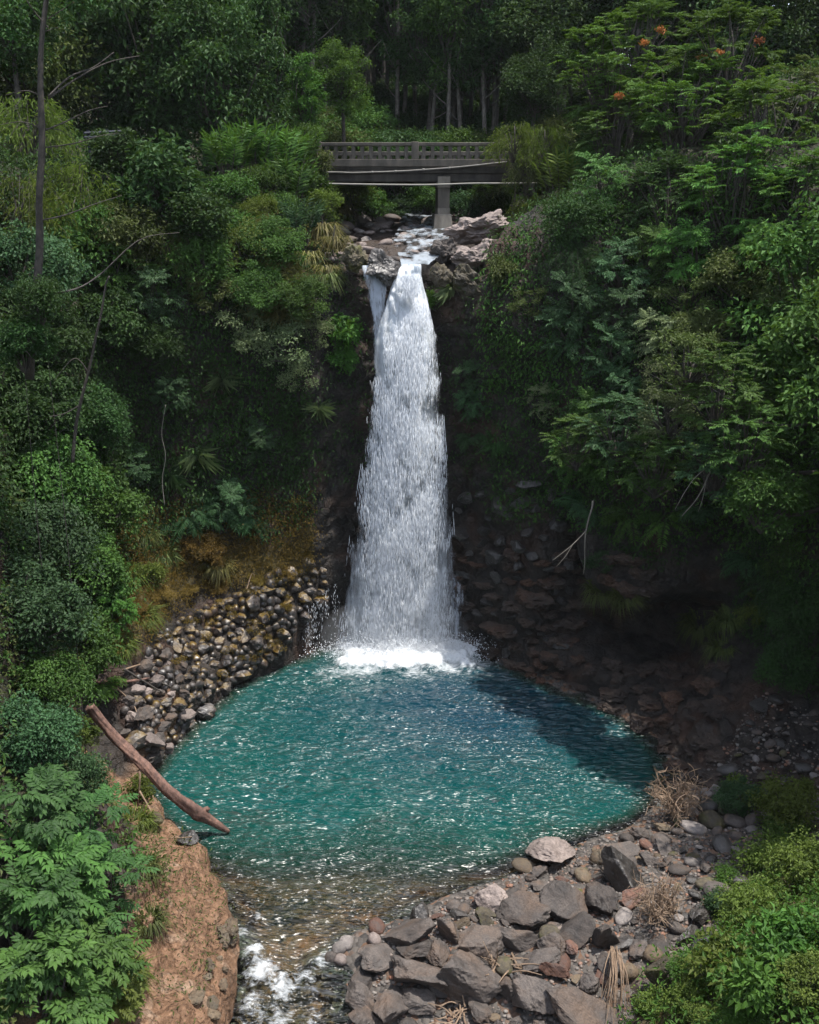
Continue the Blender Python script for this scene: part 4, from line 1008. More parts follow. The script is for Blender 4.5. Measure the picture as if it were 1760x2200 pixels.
PROTO = {}
def proto(name, R, fn, nvar=2, H=None):
    out = []
    for v in range(nvar):
        ml, mw = MB(), MB(); fn(ml, mw, v)
        out.append((ml.mesh(name + '_crown'), mw.mesh(name + '_stems') if mw.n else None))
    PROTO[name] = (R, out)
def mk_broad(R, nc, nl, L, W, cr, sq=.7, zc=.75, stems=.6):
    def f(ml, mw, v):
        C = ell(nc, (R * .8, R * .8, R * .62), .45) + [0, 0, R * zc]
        clump_leaves(ml, C, cr * rng.uniform(.45, 1.4, nc), nl, L, W, sq); wood(mw, C, r0=.02 + R * .015, frac=stems)
    return f
proto('small_shrub', .9, mk_broad(.9, 16, 95, .13, .065, .30))
proto('shrub', 1.6, mk_broad(1.6, 34, 130, .145, .075, .42))
proto('large_shrub', 2.8, mk_broad(2.8, 66, 170, .17, .09, .58), 2)
proto('fine_shrub', 1.6, mk_broad(1.6, 40, 190, .10, .055, .36), 2)
proto('round_leaf_shrub', 2.0, mk_broad(2.0, 52, 150, .13, .085, .44), 2)
proto('big_leaf_shrub', 1.6, mk_broad(1.6, 26, 42, .30, .17, .5), 2)
proto('open_shrub', 1.5, mk_broad(1.5, 26, 80, .11, .055, .28, .6, .6, 1.0), 2)
def mk_pin(R, nt, nper, length, pairs, lL, lW, fine=False, droop=.6):
    def f(ml, mw, v):
        C = ell(nt, (R * .75, R * .75, R * .85), .45, .12) + [0, 0, R * .9]
        base = np.repeat(C, nper, 0); a = rng.random(len(base)) * 6.28; e = rng.uniform(-.1, .8, len(base))
        outw = unit(base - [0, 0, R * .6]) * .5
        d = np.stack([np.cos(a), np.sin(a), e], 1) + outw
        compound(ml, base, d, pairs, length, lL, lW, droop, fine); wood(mw, C, r0=.02 + .012 * R)
    return f
proto('pinnate_shrub', 1.1, mk_pin(1.1, 14, 8, .55, 6, .16, .065))
proto('pinnate_tree', 1.9, mk_pin(1.9, 30, 9, .62, 7, .17, .07))
proto('large_pinnate_tree', 2.8, mk_pin(2.8, 56, 9, .70, 7, .19, .075), 2)
proto('near_pinnate_shrub', 1.2, mk_pin(1.2, 15, 8, .58, 6, .20, .085, True), 2)
def f_ginger(ml, mw, v):
    n = 34; a = rng.random(n) * 6.28; rr = rng.random(n) ** .5 * .75; root = np.stack([np.cos(a) * rr * .5, np.sin(a) * rr * .5, np.zeros(n)], 1)
    d = unit(np.stack([np.cos(a) * .55 * rr, np.sin(a) * .55 * rr, np.ones(n)], 1)); H = rng.uniform(1.1, 1.9, n)
    compound(ml, root + d * (H * .25)[:, None], d, 8, H.mean() * .85, .46, .085, .25, False, True, 1.0)
    for i in range(n): tube(mw, [root[i], root[i] + d[i] * H[i] * .5, root[i] + d[i] * H[i] - [0, 0, .1]], [.016, .014, .008], 4, cap=False)
proto('ginger_plant', 1.1, f_ginger)
def f_bamboo(ml, mw, v):
    n = 46; a = rng.random(n) * 6.28; R = 1.6
    for i in range(n):
        o = np.array([math.cos(a[i]), math.sin(a[i]), 0]); reach = rng.uniform(.35, 1.0) * R; top = rng.uniform(.9, 1.9)
        P = spline([np.zeros(3), o * reach * .35 + [0, 0, top], o * reach * .8 + [0, 0, top * .95], o * reach * 1.15 + [0, 0, top * .95 - rng.uniform(.3, .9)]], 14)
        tube(mw, P[:: 3], np.linspace(.012, .004, len(P[::3])), 3, cap=False)
        k = 44; s_ = rng.uniform(.35, 1, k); q = np.stack([np.interp(s_ * 13, np.arange(14), P[:, c]) for c in range(3)], 1)
        q += rng.normal(0, .10, q.shape); D = unit(o * .5 + rng.normal(0, .55, (k, 3)) + [0, 0, -.55])
        L = rng.uniform(.14, .26, k); leaves(ml, q, D, unit(rng.normal(0, .4, (k, 3)) + [0, 0, 1]), L, L * .16, rng.random() * .6 + rng.random(k) * .4, .1, .25)
proto('feathery_shrub', 1.7, f_bamboo)
def f_fern(ml, mw, v):
    n = 22; a = rng.random(n) * 6.28; d = np.stack([np.cos(a), np.sin(a), rng.uniform(.4, 1.3, n)], 1)
    compound(ml, np.zeros((n, 3)) + rng.normal(0, .06, (n, 3)), d, 16, 1.05, .24, .05, 1.0, False, True, 1.15)
proto('fern', 1.0, f_fern)
def f_grass(ml, mw, v):
    n = 300; a = rng.random(n) * 6.28; o = np.stack([np.cos(a), np.sin(a), 0 * a], 1); b = o * (rng.random(n) ** .5 * .35)[:, None]
    L = rng.uniform(.4, 1.0, n); t0 = rng.random(n); W = .016
    sd_ = np.cross(o, [0, 0, 1.0]) * W; p1 = b + o * (L * .25)[:, None] + np.array([0, 0, 1]) * (L * .5)[:, None]; p2 = b + o * (L * .75)[:, None] + np.array([0, 0, 1]) * (L * rng.uniform(-.35, .55, n))[:, None]
    v_ = np.stack([b - sd_, b + sd_, p1 - sd_, p1 + sd_, p2], 1).reshape(-1, 3); k = np.arange(n)[:, None] * 5
    ml.add(v_, quads=k + [0, 1, 3, 2], tris=k + [2, 3, 4], tint=np.repeat(t0, 1))
proto('grass_tuft', .8, f_grass)
def f_strap(ml, mw, v):
    n = 34; a = rng.random(n) * 6.28; d = np.stack([np.cos(a), np.sin(a), rng.uniform(.3, 1.6, n)], 1)
    for s_ in range(3):
        leaves(ml, rng.normal(0, .04, (n, 3)), d + rng.normal(0, .2, d.shape), np.tile([0, 0, 1.0], (n, 1)), rng.uniform(.6, 1.1, n), np.full(n, .07), rng.random(n), .2, .55)
proto('strap_leaf_plant', .9, f_strap)
def f_twiggy(ml, mw, v):
    tips = ell(40, (1, .9, .75), .6, .3) + [0, 0, 1.0]
    st = np.array([0, 0, .35]); tube(mw, [np.zeros(3), st], [.035, .03], 6); wood(mw, tips, st, .022, 1, 5, .3)
    for t in tips:
        for _ in range(9):
            d = rdir(1, .1)[0]; a = st + (t - st) * rng.uniform(.45, 1); e = a + d * rng.uniform(.2, .45); tube(mw, spline([a, (a + e) / 2 + rng.normal(0, .05, 3), e], 5), np.linspace(.011, .005, 5), 3, cap=False)
proto('dry_twiggy_shrub', 1.1, lambda ml, mw, v: (f_twiggy(ml, mw, v), leaves(ml, ell(30, (.9, .9, .7)) + [0, 0, 1], rdir(30), rdir(30), np.full(30, .06), np.full(30, .02), rng.random(30))))
# tree crowns
def mk_crown(Rx, Rz, nc, nl, L, W, cr, sq=.75, hang=0):
    def f(ml, mw, v):
        C = ell(nc, (Rx * .85, Rx * .85, Rz * .9), .4, .15); clump_leaves(ml, C, cr * rng.uniform(.7, 1.3, nc), nl, L, W, sq)
        wood(mw, C, (0, 0, -Rz * .6), .05, .7)
    return f
proto('crown_dense', 3.0, mk_crown(3.0, 3.4, 80, 150, .21, .11, .72), 3)
proto('crown_big_leaf', 2.4, mk_crown(2.4, 2.2, 44, 48, .36, .21, .7), 2)
proto('crown_column', 1.6, mk_crown(1.6, 4.2, 80, 120, .17, .10, .5), 2)
proto('crown_slim', 2.0, mk_crown(2.0, 4.6, 64, 95, .23, .10, .62, .8), 3)
for k_, (R_, vs) in PROTO.items():
    for c_, w_ in vs:
        c_.materials.append(LM['mid'])
        if w_: w_.materials.append(M_DARKW)

def basis(axis, spin):
    z = Vector(axis).normalized(); q = z.to_track_quat('Z', 'Y'); return q.to_matrix() @ Matrix.Rotation(spin, 3, 'Z')
def add_parts(root, sp, leaf, loc=(0, 0, 0), rot=None, sc=1.0, wmat=None, var=None, crown='crown', stems='stem'):
    R_, vs = PROTO[sp]; c_, w_ = vs[rng.integers(len(vs)) if var is None else var % len(vs)]
    sc = sc if isinstance(sc, tuple) else (sc,) * 3
    for me, nm, mt in ((c_, crown, LM[leaf] if isinstance(leaf, str) else leaf), (w_, stems, wmat or M_DARKW)):
        if me is None: continue
        o = bpy.data.objects.new(nm, me); COL.objects.link(o); o.parent = root; objmat(o, mt)
        M = (rot.to_4x4() if rot else Matrix.Identity(4)); o.matrix_local = Matrix.Translation(loc) @ M @ Matrix.Diagonal((*sc, 1))

KIND_NAME = {'small_shrub': 'shrub', 'large_shrub': 'shrub', 'fine_shrub': 'shrub', 'round_leaf_shrub': 'shrub', 'big_leaf_shrub': 'shrub', 'open_shrub': 'shrub', 'pinnate_shrub': 'shrub', 'near_pinnate_shrub': 'shrub', 'large_pinnate_tree': 'tree', 'pinnate_tree': 'tree', 'dry_twiggy_shrub': 'dry shrub', 'feathery_shrub': 'shrub', 'ginger_plant': 'plant', 'strap_leaf_plant': 'plant', 'grass_tuft': 'grass tuft', 'fern': 'fern', 'shrub': 'shrub'}
def plant(sp, px, py, rpx, leaf, label, group=None, axis=None, out=.45, flat=1.0, wmat=None):
    """a plant whose crown shows round a point of the slope; rooted in the slope behind it"""
    p, n = hit(px, py)
    d = unit(ray(px, py)); D = np.linalg.norm(p - CAM); R = rpx * D / F; R0 = PROTO[sp][0]; s = R / R0
    c = p - d * R * out
    ax = unit(n * .55 + np.array([0, 0, .9])) if axis is None else unit(np.array(axis, float))
    base = c - ax * R * .72
    r = BV.find_nearest(Vector(base)); b = np.array(r[0])
    if np.linalg.norm(b - base) < R * .9: base = base * .35 + b * .65
    nm = sp if sp not in ('near_pinnate_shrub',) else 'pinnate_shrub'
    t = empty(nm, base, label, KIND_NAME.get(sp, 'shrub'), group)
    add_parts(t, sp, leaf, rot=basis(ax, rng.random() * 6.28), sc=(s, s, s * flat), wmat=wmat)
    return t
def tree(sp, px, py, y, rpx, leaf, label, group=None, zs=1.0, trunk_r=.12, wmat=None, lean=0.0, name='tree'):
    c = ony(px, py, y); D = np.linalg.norm(c - CAM); R = rpx * D / F; s = R / PROTO[sp][0]
    g = ground(c[0], c[1]); g = min(g, c[2] - R * .3); root = np.array([c[0] + lean, c[1], g - .2])
    t = empty(name, root, label, 'tree', group)
    mb = MB(); h_ = c[2] - root[2]; P = spline([[0, 0, 0], [-lean * .35 + rng.normal(0, .1), rng.normal(0, .1), h_ * .5], [-lean, 0, h_ + R * .35]], 10)
    tube(mb, P, np.linspace(trunk_r * 1.25, trunk_r * .45, 10), 8, jit=.1); me = mb.mesh('trunk', True); o = link('trunk', me, wmat or M_DARKW); o.parent = t
    off = R * .75 if not sp.startswith('crown') else 0
    add_parts(t, sp, leaf, loc=(-lean, 0, h_ - off), rot=Matrix.Rotation(rng.random() * 6.28, 3, 'Z'), sc=(s, s, s * zs), stems='limb')
    return t

def leaner(sp, px, py, y, rpx, leaf, label):
    """a tree rooted in the cliff and leaning out from it"""
    c = ony(px, py, y); D = np.linalg.norm(c - CAM); R = rpx * D / F; s = R / PROTO[sp][0]
    best = None
    for d in ((.85, .45, -.12), (.6, .75, -.1), (.4, .9, -.1), (.95, .2, -.2)):
        r = BV.ray_cast(Vector(c), Vector(d).normalized())
        if r[0] is not None and (best is None or r[3] < best[1]): best = (np.array(r[0]), r[3], np.array(d))
    root = best[0] + unit(best[2]) * .3
    t = empty('tree', root, label, 'tree'); e = c - root - np.array([0, 0, R * .35])
    mb = MB(); P = spline([np.zeros(3), e * .35 + [0, 0, -.05 * best[1]], e * .75 + [0, 0, .0], e + [0, 0, R * .3]], 12)
    tube(mb, P, np.linspace(.085, .035, 12), 7, jit=.12); o = link('trunk', mb.mesh('trunk', True), M_DARKW); o.parent = t
    add_parts(t, sp, leaf, loc=tuple(e - np.array([0, 0, R * .3])), rot=Matrix.Rotation(rng.random() * 6.28, 3, 'Z'), sc=s, stems='limb')
    return t
# ================================================================= the forest behind
def forest_proto(i):
    return PROTO['crown_slim'][1][i % 3]
FT = [mk for mk in range(3)]
TRK = []
M_GROVE = plainmat('grey_forest_bark', (.17, .15, .13), .85, .4, 5, .4, c2=(.07, .06, .05))
for i in range(3):
    mb = MB(); H = 13.0; P = spline([[0, 0, -.5], [rng.normal(0, .12), rng.normal(0, .12), H * .3], [rng.normal(0, .2), rng.normal(0, .2), H * .65], [0, 0, H * .9]], 12)
    tube(mb, P, np.linspace(.15, .05, 12), 7, jit=.12)
    for k_ in range(5):
        z_ = H * rng.uniform(.3, .6); a_ = rng.random() * 6.28; o_ = np.array([math.cos(a_), math.sin(a_), .6]); b_ = np.array([0, 0, z_]); tube(mb, spline([b_, b_ + o_ * .7, b_ + o_ * 1.6 + [0, 0, .3]], 6), np.linspace(.04, .015, 6), 4)
    me = mb.mesh('trunk', True); me.materials.append(M_GROVE); TRK.append(me)
def slim(x, y, s, leaf, label, group):
    g = ground(x, y); t = empty('slim_tree', (x, y, g - .1), label, 'tree', group); i = rng.integers(3)
    o = bpy.data.objects.new('trunk', TRK[i]); COL.objects.link(o); o.parent = t; o.scale = (1.1, 1.1, s); o.rotation_euler = (rng.normal(0, .03), rng.normal(0, .03), rng.random() * 6.28)
    add_parts(t, 'crown_slim', leaf, loc=(0, 0, 9.6 * s), rot=Matrix.Rotation(rng.random() * 6.28, 3, 'Z'), sc=(1, 1, s), stems='limb')
pos = []
def sparse(n, x0, x1, y0, y1, mind):
    k_ = 0; c_ = 0
    while c_ < n and k_ < 4000:
        k_ += 1; x, y = rng.uniform(x0, x1), rng.uniform(y0, y1)
        if any((x - a) ** 2 + (y - b) ** 2 < mind ** 2 for a, b in pos): continue
        pos.append((x, y)); c_ += 1; yield x, y
for x, y in sparse(44, -7, 12, 63, 74, 1.05):
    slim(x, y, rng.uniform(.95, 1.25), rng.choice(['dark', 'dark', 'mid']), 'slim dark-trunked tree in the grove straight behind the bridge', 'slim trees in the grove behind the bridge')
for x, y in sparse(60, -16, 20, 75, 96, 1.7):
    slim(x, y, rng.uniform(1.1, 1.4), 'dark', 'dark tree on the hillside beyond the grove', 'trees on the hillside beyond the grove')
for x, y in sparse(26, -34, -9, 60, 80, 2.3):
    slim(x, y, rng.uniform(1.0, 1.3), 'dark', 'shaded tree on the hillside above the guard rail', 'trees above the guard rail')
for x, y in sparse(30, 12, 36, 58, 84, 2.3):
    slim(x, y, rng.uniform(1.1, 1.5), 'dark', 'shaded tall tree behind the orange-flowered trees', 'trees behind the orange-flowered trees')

for i, x in enumerate(np.linspace(-24, 28, 15)):
    g_ = ground(x, 92 + (i % 3) * 4); q_ = topx([[x, 92 + (i % 3) * 4, g_ + 5.5]])[0]
    tree('crown_dense', q_[0], q_[1], 92 + (i % 3) * 4, 4.6 * F / q_[2], 'dark', 'broad dark tree closing the view at the back of the forest', 'broad dark trees at the back of the forest', 1.3)
# ---- log side, top
A = [
 ('crown_dense', 330,120,52,170,'dark','large black-green tree high above the guard rail',1.1),
 ('crown_dense', 470,190,50,150,'dark','deep shaded tree between the ginger plants and the hillside',1.15),
 ('crown_dense', 200,60,54,170,'dark','dark tree whose top leaves the picture above the bare trunk',1.1),
 ('crown_dense', 60,110,50,150,'olive','olive-tinged tree behind the top of the bare trunk',1.1),
 ('crown_dense', 420,20,56,160,'dark','dark crown at the top edge above the vine-covered column',1.0),
 ('crown_column', 570,140,52,62,'dark','column-like tree wrapped in vines beside the grove',1.1),
 ('crown_column', 655,215,55,42,'bright','vine-hung slim tree with bright leaves above the bridge end',.9),
 ('crown_dense', 735,170,58,62,'bright','bright-leaved young tree left of the bare grove trunks',1.1),
 ('crown_big_leaf', 330,390,40.5,100,'dark','dark large-leaved tree in front of the guard rail',.95),
 ('crown_big_leaf', 430,470,39.5,70,'dark','dark large-leaved sapling below the ginger plants',.9),
 ('crown_big_leaf', 245,330,41,60,'dark','dark large-leaved tree touching the branches of the bare trunk',.9),
 ('crown_dense', 20,20,44,110,'dark','dark crown in the top corner beside the bare trunk',1.0),
]
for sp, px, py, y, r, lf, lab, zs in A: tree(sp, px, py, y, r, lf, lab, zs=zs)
G1 = [
 ('ginger_plant',555,415,56,'mid','ginger clump below the row, next to the dark sapling'),
 ('ginger_plant',670,440,46,'teal','dark ginger clump under the bridge end'),
 ('ginger_plant',665,505,44,'teal','dark leafy clump at the grassy edge above the thin stream'),
 ('grass_tuft',715,440,44,'straw','sunlit grass tuft on the rim just below the bridge'),
 ('grass_tuft',690,480,50,'straw','hanging grass tuft on the rim above the thin stream'),
 ('grass_tuft',705,530,50,'straw','long dry grass hanging beside the thin stream'),
 ('grass_tuft',735,470,36,'yellow','low grass tuft where the rim meets the upper stream stones'),
 ('grass_tuft',690,580,50,'olive','hanging grass curtain below the dry grass'),
 ('grass_tuft',650,560,46,'olive','dull grass tuft beside the pale overhanging shrubs'),
 ('small_shrub',745,430,44,'yellow','yellow-green shrub on the rim seen under the bridge'),
 ('feathery_shrub',60,330,120,'yellow','feathery yellowish shrub at the edge behind the bare trunk'),
 ('feathery_shrub',170,420,110,'yellow','feathery yellowish shrub behind the dark large-leaved tree'),
 ('feathery_shrub',40,450,110,'yellow','feathery yellow-green shrub low behind the bare trunk'),
 ('shrub',150,520,100,'mid','leafy shrub at the foot of the bare trunk'),
 ('shrub',260,500,90,'olive','olive shrub below the dark large-leaved tree'),
 ('feathery_shrub',350,520,80,'olive','feathery olive shrub on the slope below the dark sapling'),
 ('shrub',430,560,84,'mid','green shrub on the brow above the ivy wall'),
 ('open_shrub',520,520,84,'yellow','sunny open shrub below the ginger clumps'),
 ('fine_shrub',590,530,84,'mid','fine-leaved shrub beside the hanging grass'),
 ('fine_shrub',560,620,80,'mid','fine-leaved shrub in the middle of the overhanging brow'),
 ('fine_shrub',640,640,72,'mid','fine-leaved shrub hanging toward the thin stream'),
 ('open_shrub',520,690,84,'pale','pale shrub with bare stems hanging over the ivy wall'),
 ('open_shrub',610,730,84,'pale','palest shrub, hanging lowest over the ivy wall'),
 ('open_shrub',675,710,56,'pale','small pale shrub hanging nearest the waterfall'),
 ('open_shrub',640,800,56,'pale','pale drooping spray below the palest shrub'),
 ('open_shrub',455,620,74,'olive','olive shrub at the start of the overhang'),
 ('pinnate_shrub',330,640,66,'teal','bluish pinnate-leaved sapling standing out before the ivy hollow'),
 ('pinnate_shrub',230,585,60,'bright','bright pinnate sapling under the long bare branch'),
 ('pinnate_shrub',300,600,50,'mid','second pinnate sapling beside the bluish one'),
 ('shrub',210,700,100,'dark','dark shrub beside the thin leaning sapling stem'),
 ('shrub',330,740,70,'dark','dark shrub hanging at the edge of the ivy hollow'),
 ('round_leaf_shrub',60,590,120,'teal','bluish-leaved shrub below the yellowish feathery ones'),
 ('round_leaf_shrub',80,730,120,'dark','dark round-leaved shrub at the edge, upper one'),
 ('round_leaf_shrub',60,880,130,'dark','dark round-leaved shrub at the edge, middle one'),
 ('round_leaf_shrub',190,900,90,'dark','dark round-leaved shrub at the foot of the leaning sapling stem'),
 ('round_leaf_shrub',90,1040,130,'mid','round-leaved shrub topping the big leafy mass above the log'),
 ('round_leaf_shrub',200,1090,110,'mid','round-leaved shrub next to the fern patch'),
 ('round_leaf_shrub',70,1190,130,'teal','bluish round-leaved shrub in the leafy mass above the log'),
 ('round_leaf_shrub',180,1230,110,'mid','round-leaved shrub beside the grassy hummock'),
 ('round_leaf_shrub',60,1340,130,'teal','round-leaved shrub at the edge above the log end'),
 ('round_leaf_shrub',165,1390,100,'mid','round-leaved shrub just above the level stick'),
 ('round_leaf_shrub',90,1500,100,'mid','round-leaved shrub behind the upper end of the log'),
 ('round_leaf_shrub',40,1600,110,'teal','round-leaved shrub at the edge below the log end'),
 ('round_leaf_shrub',140,1680,80,'teal','round-leaved shrub under the log'),
 ('fine_shrub',165,1580,50,'yellow','yellow-green fine shrub touching the log'),
 ('pinnate_shrub',230,1320,60,'bright','bright spray of leaves between the leafy mass and the moss hummock'),
 ('fern',215,1440,60,'bright','bright fern above the upper end of the log'),
 ('fern',410,1070,70,'teal','dusky fern on the ledge, nearest the leafy mass'),
 ('fern',480,1040,70,'teal','dusky fern in the middle of the ledge'),
 ('fern',540,1080,60,'teal','dusky fern on the ledge, nearest the waterfall'),
 ('pinnate_shrub',490,1080,56,'teal','bluish pinnate shrub among the ledge ferns'),
 ('pinnate_shrub',290,1010,50,'teal','bluish pinnate shrub above the ledge ferns'),
 ('pinnate_shrub',560,950,44,'teal','small pinnate shrub on the ivy wall'),
 ('strap_leaf_plant',420,960,56,'pale','long strap-leaved plant hanging on the ivy wall'),
 ('strap_leaf_plant',370,1000,46,'teal','short strap-leaved plant above the ferns'),
 ('strap_leaf_plant',475,800,44,'pale','strap-leaved plant high on the ivy wall'),
 ('strap_leaf_plant',690,860,36,'pale','strap-leaved plant close beside the waterfall'),
 ('big_leaf_shrub',740,720,50,'bright','heart-leaved plant right beside the upper waterfall'),
 ('small_shrub',740,770,40,'bright','leafy cushion below the heart-leaved plant'),
 ('pinnate_shrub',365,850,46,'teal','sapling with a pale stem standing before the ivy wall'),
 ('grass_tuft',300,1130,50,'olive','olive grass tuft below the round-leaved shrubs'),
 ('grass_tuft',340,1180,52,'olive','dry grass tuft above the moss hummock'),
 ('grass_tuft',430,1150,50,'straw','straw-coloured grass on the mossy shelf'),
 ('grass_tuft',470,1200,46,'straw','straw-coloured grass hanging over the stacked rocks'),
 ('grass_tuft',270,1230,56,'yellow','yellow grass on the hummock beside the leafy mass'),
 ('grass_tuft',300,1310,50,'yellow','yellow grass on the lower hummock'),
 ('grass_tuft',255,1370,48,'yellow','yellow grass just above the sticks'),
 ('fine_shrub',430,1190,60,'moss','brown moss cushion over the shelf edge'),
 ('small_shrub',320,1240,40,'yellow','small leafy herb on the hummock'),
 ('near_pinnate_shrub',60,1760,100,'near','pinnate shrub at the edge, topmost of the bright bank'),
 ('near_pinnate_shrub',180,1800,90,'near','pinnate shrub beside the bare earth bank, topmost'),
 ('near_pinnate_shrub',230,1920,84,'near','bright pinnate shrub arching over the earth bank'),
 ('near_pinnate_shrub',90,1900,110,'mid','bluish pinnate shrub in the middle of the bright bank'),
 ('near_pinnate_shrub',40,2020,110,'near','pinnate shrub at the edge low on the bright bank'),
 ('near_pinnate_shrub',180,2050,100,'mid','bluish pinnate shrub arching low over the earth bank'),
 ('near_pinnate_shrub',80,2150,110,'mid','pinnate shrub in the bottom corner'),
 ('near_pinnate_shrub',230,2150,70,'yellow','yellowish pinnate shrub at the bottom beside the earth bank'),
 ('grass_tuft',290,1750,48,'yellow','grass tuft hanging over the pool below the log'),
 ('grass_tuft',300,1850,50,'olive','grass tuft at the top of the bare earth bank'),
 ('grass_tuft',315,1960,44,'olive','grass tuft halfway down the bare earth bank'),
 ('grass_tuft',275,2080,56,'yellow','grass at the lower edge of the earth bank'),
 ('small_shrub',300,1700,40,'yellow','small yellowish bush on the shore under the log'),
 ('grass_tuft',408,1788,22,'straw','small golden weed at the waterline beside the log'),
]
for g in G1: plant(*g)
# ---- bridge underside, behind
G2 = [
 ('shrub',800,440,50,57,'mid','green shrub behind the upper stream, under the bridge'),
 ('shrub',860,455,46,58,'teal','shrub at the head of the visible stream, under the bridge'),
 ('shrub',920,430,48,58,'mid','shrub seen behind the pier'),
 ('shrub',1000,445,54,57,'teal','shrub in the gap between pier and leafy bank'),
 ('shrub',1060,430,54,56,'mid','shrub at the shaded end of the bridge underside'),
 ('shrub',760,410,54,56,'yellow','lit shrub at the grassy end of the bridge underside'),
 ('shrub',850,400,50,63,'mid','shrub deep in the shade behind the bridge'),
 ('shrub',960,400,50,64,'mid','shrub in the far shade behind the pier'),
]
for sp, px, py, r, y, lf, lab in G2: tree(sp, px, py, y, r, lf, lab, name='shrub', trunk_r=.05)

G5 = [
 ('ginger_plant',640,330,48,47.5,'bright','ginger clump with long bright leaves touching the bridge end'),
 ('ginger_plant',600,345,62,46.5,'bright','ginger clump with long bright leaves, middle of the row before the bridge'),
 ('ginger_plant',545,330,64,46.0,'bright','ginger clump with long bright leaves, farthest from the bridge'),
 ('ginger_plant',490,340,58,45.0,'bright','ginger clump with long leaves beside the dark large-leaved tree'),
 ('ginger_plant',620,400,62,45.5,'mid','ginger clump hanging below the bridge-end row'),
 ('small_shrub',682,345,44,48.3,'olive','rounded olive shrub half covering the end of the bridge railing'),
 ('shrub',655,300,46,48.5,'mid','leafy shrub rising over the end of the bridge railing'),
 ('small_shrub',668,395,46,47.8,'mid','leafy shrub under the bridge end'),
 ('shrub',690,440,52,47.0,'yellow','sunny shrub on the rim below the bridge end'),
 ('feathery_shrub',1105,300,74,48.2,'yellow','feathery golden-green bush covering the bridge railing end'),
 ('feathery_shrub',1170,310,80,48.0,'yellow','feathery golden bush behind the railing end'),
 ('feathery_shrub',1130,375,60,48.0,'olive','feathery bush hanging over the deck end'),
 ('feathery_shrub',1150,450,70,47.0,'yellow','feathery bush hanging under the bridge end'),
 ('feathery_shrub',1165,520,74,45.0,'bright','feathery bush draping beside the brown outcrop'),
 ('ginger_plant',1210,390,62,46.5,'yellow','yellowish ginger clump at the deck end'),
 ('feathery_shrub',1240,440,80,45.5,'olive','feathery olive bush on the brow above the outcrop'),
 ('shrub',1260,370,84,47.0,'mid','green shrub inland of the yellowish ginger clump'),
]
for sp, px, py, r, y, lf, lab in G5: tree(sp, px, py, y, r, lf, lab, name=sp, trunk_r=.05)
G6 = [
 ('shrub',560,395,58,44.5,'mid','green shrub filling the slope under the farthest ginger clump'),
 ('shrub',500,410,60,43.5,'mid','green shrub beside the dark sapling, under the ginger row'),
 ('shrub',610,450,56,44.0,'mid','green shrub under the middle ginger clump'),
 ('ginger_plant',640,480,54,43.5,'teal','dusky ginger clump low on the rim above the hanging grass'),
 ('fine_shrub',560,465,58,42.8,'yellow','sunny fine shrub below the ginger row'),
 ('shrub',500,490,60,42.0,'mid','green shrub on the brow behind the sunny open shrub'),
 ('grass_tuft',690,470,56,44.0,'straw','tall pale grass on the rim under the bridge end'),
 ('grass_tuft',665,530,54,42.6,'straw','pale hanging grass on the rim above the thin stream'),
 ('grass_tuft',720,500,44,42.6,'straw','pale grass at the edge of the upper stream'),
 ('grass_tuft',700,560,48,41.9,'straw','lowest pale grass hanging over the rim'),
]
for sp, px, py, r, y, lf, lab in G6: tree(sp, px, py, y, r, lf, lab, name=sp, trunk_r=.04)
def understory(n, x0, x1, y0, y1, label, group, lfs):
    for x, y in sparse(n, x0, x1, y0, y1, .9):
        g_ = ground(x, y); t = empty('shrub', (x, y, g_ - .1), label, 'shrub', group); s_ = rng.uniform(.7, 1.1); add_parts(t, 'large_shrub', rng.choice(lfs), rot=Matrix.Rotation(rng.random() * 6.28, 3, 'Z'), sc=s_)
understory(34, -9, 13, 60, 64, 'understory shrub at the foot of the grove behind the bridge', 'understory shrubs of the grove', ['mid', 'dark', 'dark', 'olive'])
understory(40, -9, 13, 67, 78, 'dark understory shrub deep in the grove', 'dark understory shrubs deep in the grove', ['dark'])
# ---- cave side
G3 = [
 ('large_pinnate_tree',1310,190,47,130,'bright','tall pinnate-leaved tree with orange blooms, nearest the bridge'),
 ('large_pinnate_tree',1370,110,49,110,'mid','pinnate-leaved tree reaching highest behind the orange blooms'),
 ('large_pinnate_tree',1560,140,44,130,'mid','pinnate-leaved tree with a pointed top'),
 ('large_pinnate_tree',1470,260,43,140,'bright','broad pinnate-leaved tree in the middle of the high slope'),
 ('large_pinnate_tree',1640,290,40,130,'bright','pinnate-leaved tree near the edge of the high slope'),
 ('large_pinnate_tree',1330,300,45,110,'mid','pinnate-leaved tree over the feathery bush at the bridge end'),
 ('large_pinnate_tree',1730,230,42,90,'olive','olive pinnate-leaved tree at the edge with bare twigs'),
 ('large_pinnate_tree',1580,430,38,140,'bright','leafy pinnate tree in the middle of the dark slope'),
 ('large_pinnate_tree',1430,450,40,120,'dark','dark pinnate tree between the feathery bushes'),
 ('large_pinnate_tree',1720,440,37,120,'bright','bright pinnate tree at the edge, upper slope'),
 ('crown_dense',1650,60,56,150,'dark','black-green crown in the top corner above the orange blooms'),
 ('crown_dense',1200,60,62,130,'dark','dark crown at the top edge between grove and orange blooms'),
 ('crown_dense',1150,180,58,80,'dark','dark crown filling the gap right of the grove'),
 ('crown_dense',1450,60,60,140,'dark','dark crown behind the pinnate trees'),
]
for sp, px, py, y, r, lf, lab in G3: tree(sp, px, py, y, r, lf, lab, trunk_r=.14)
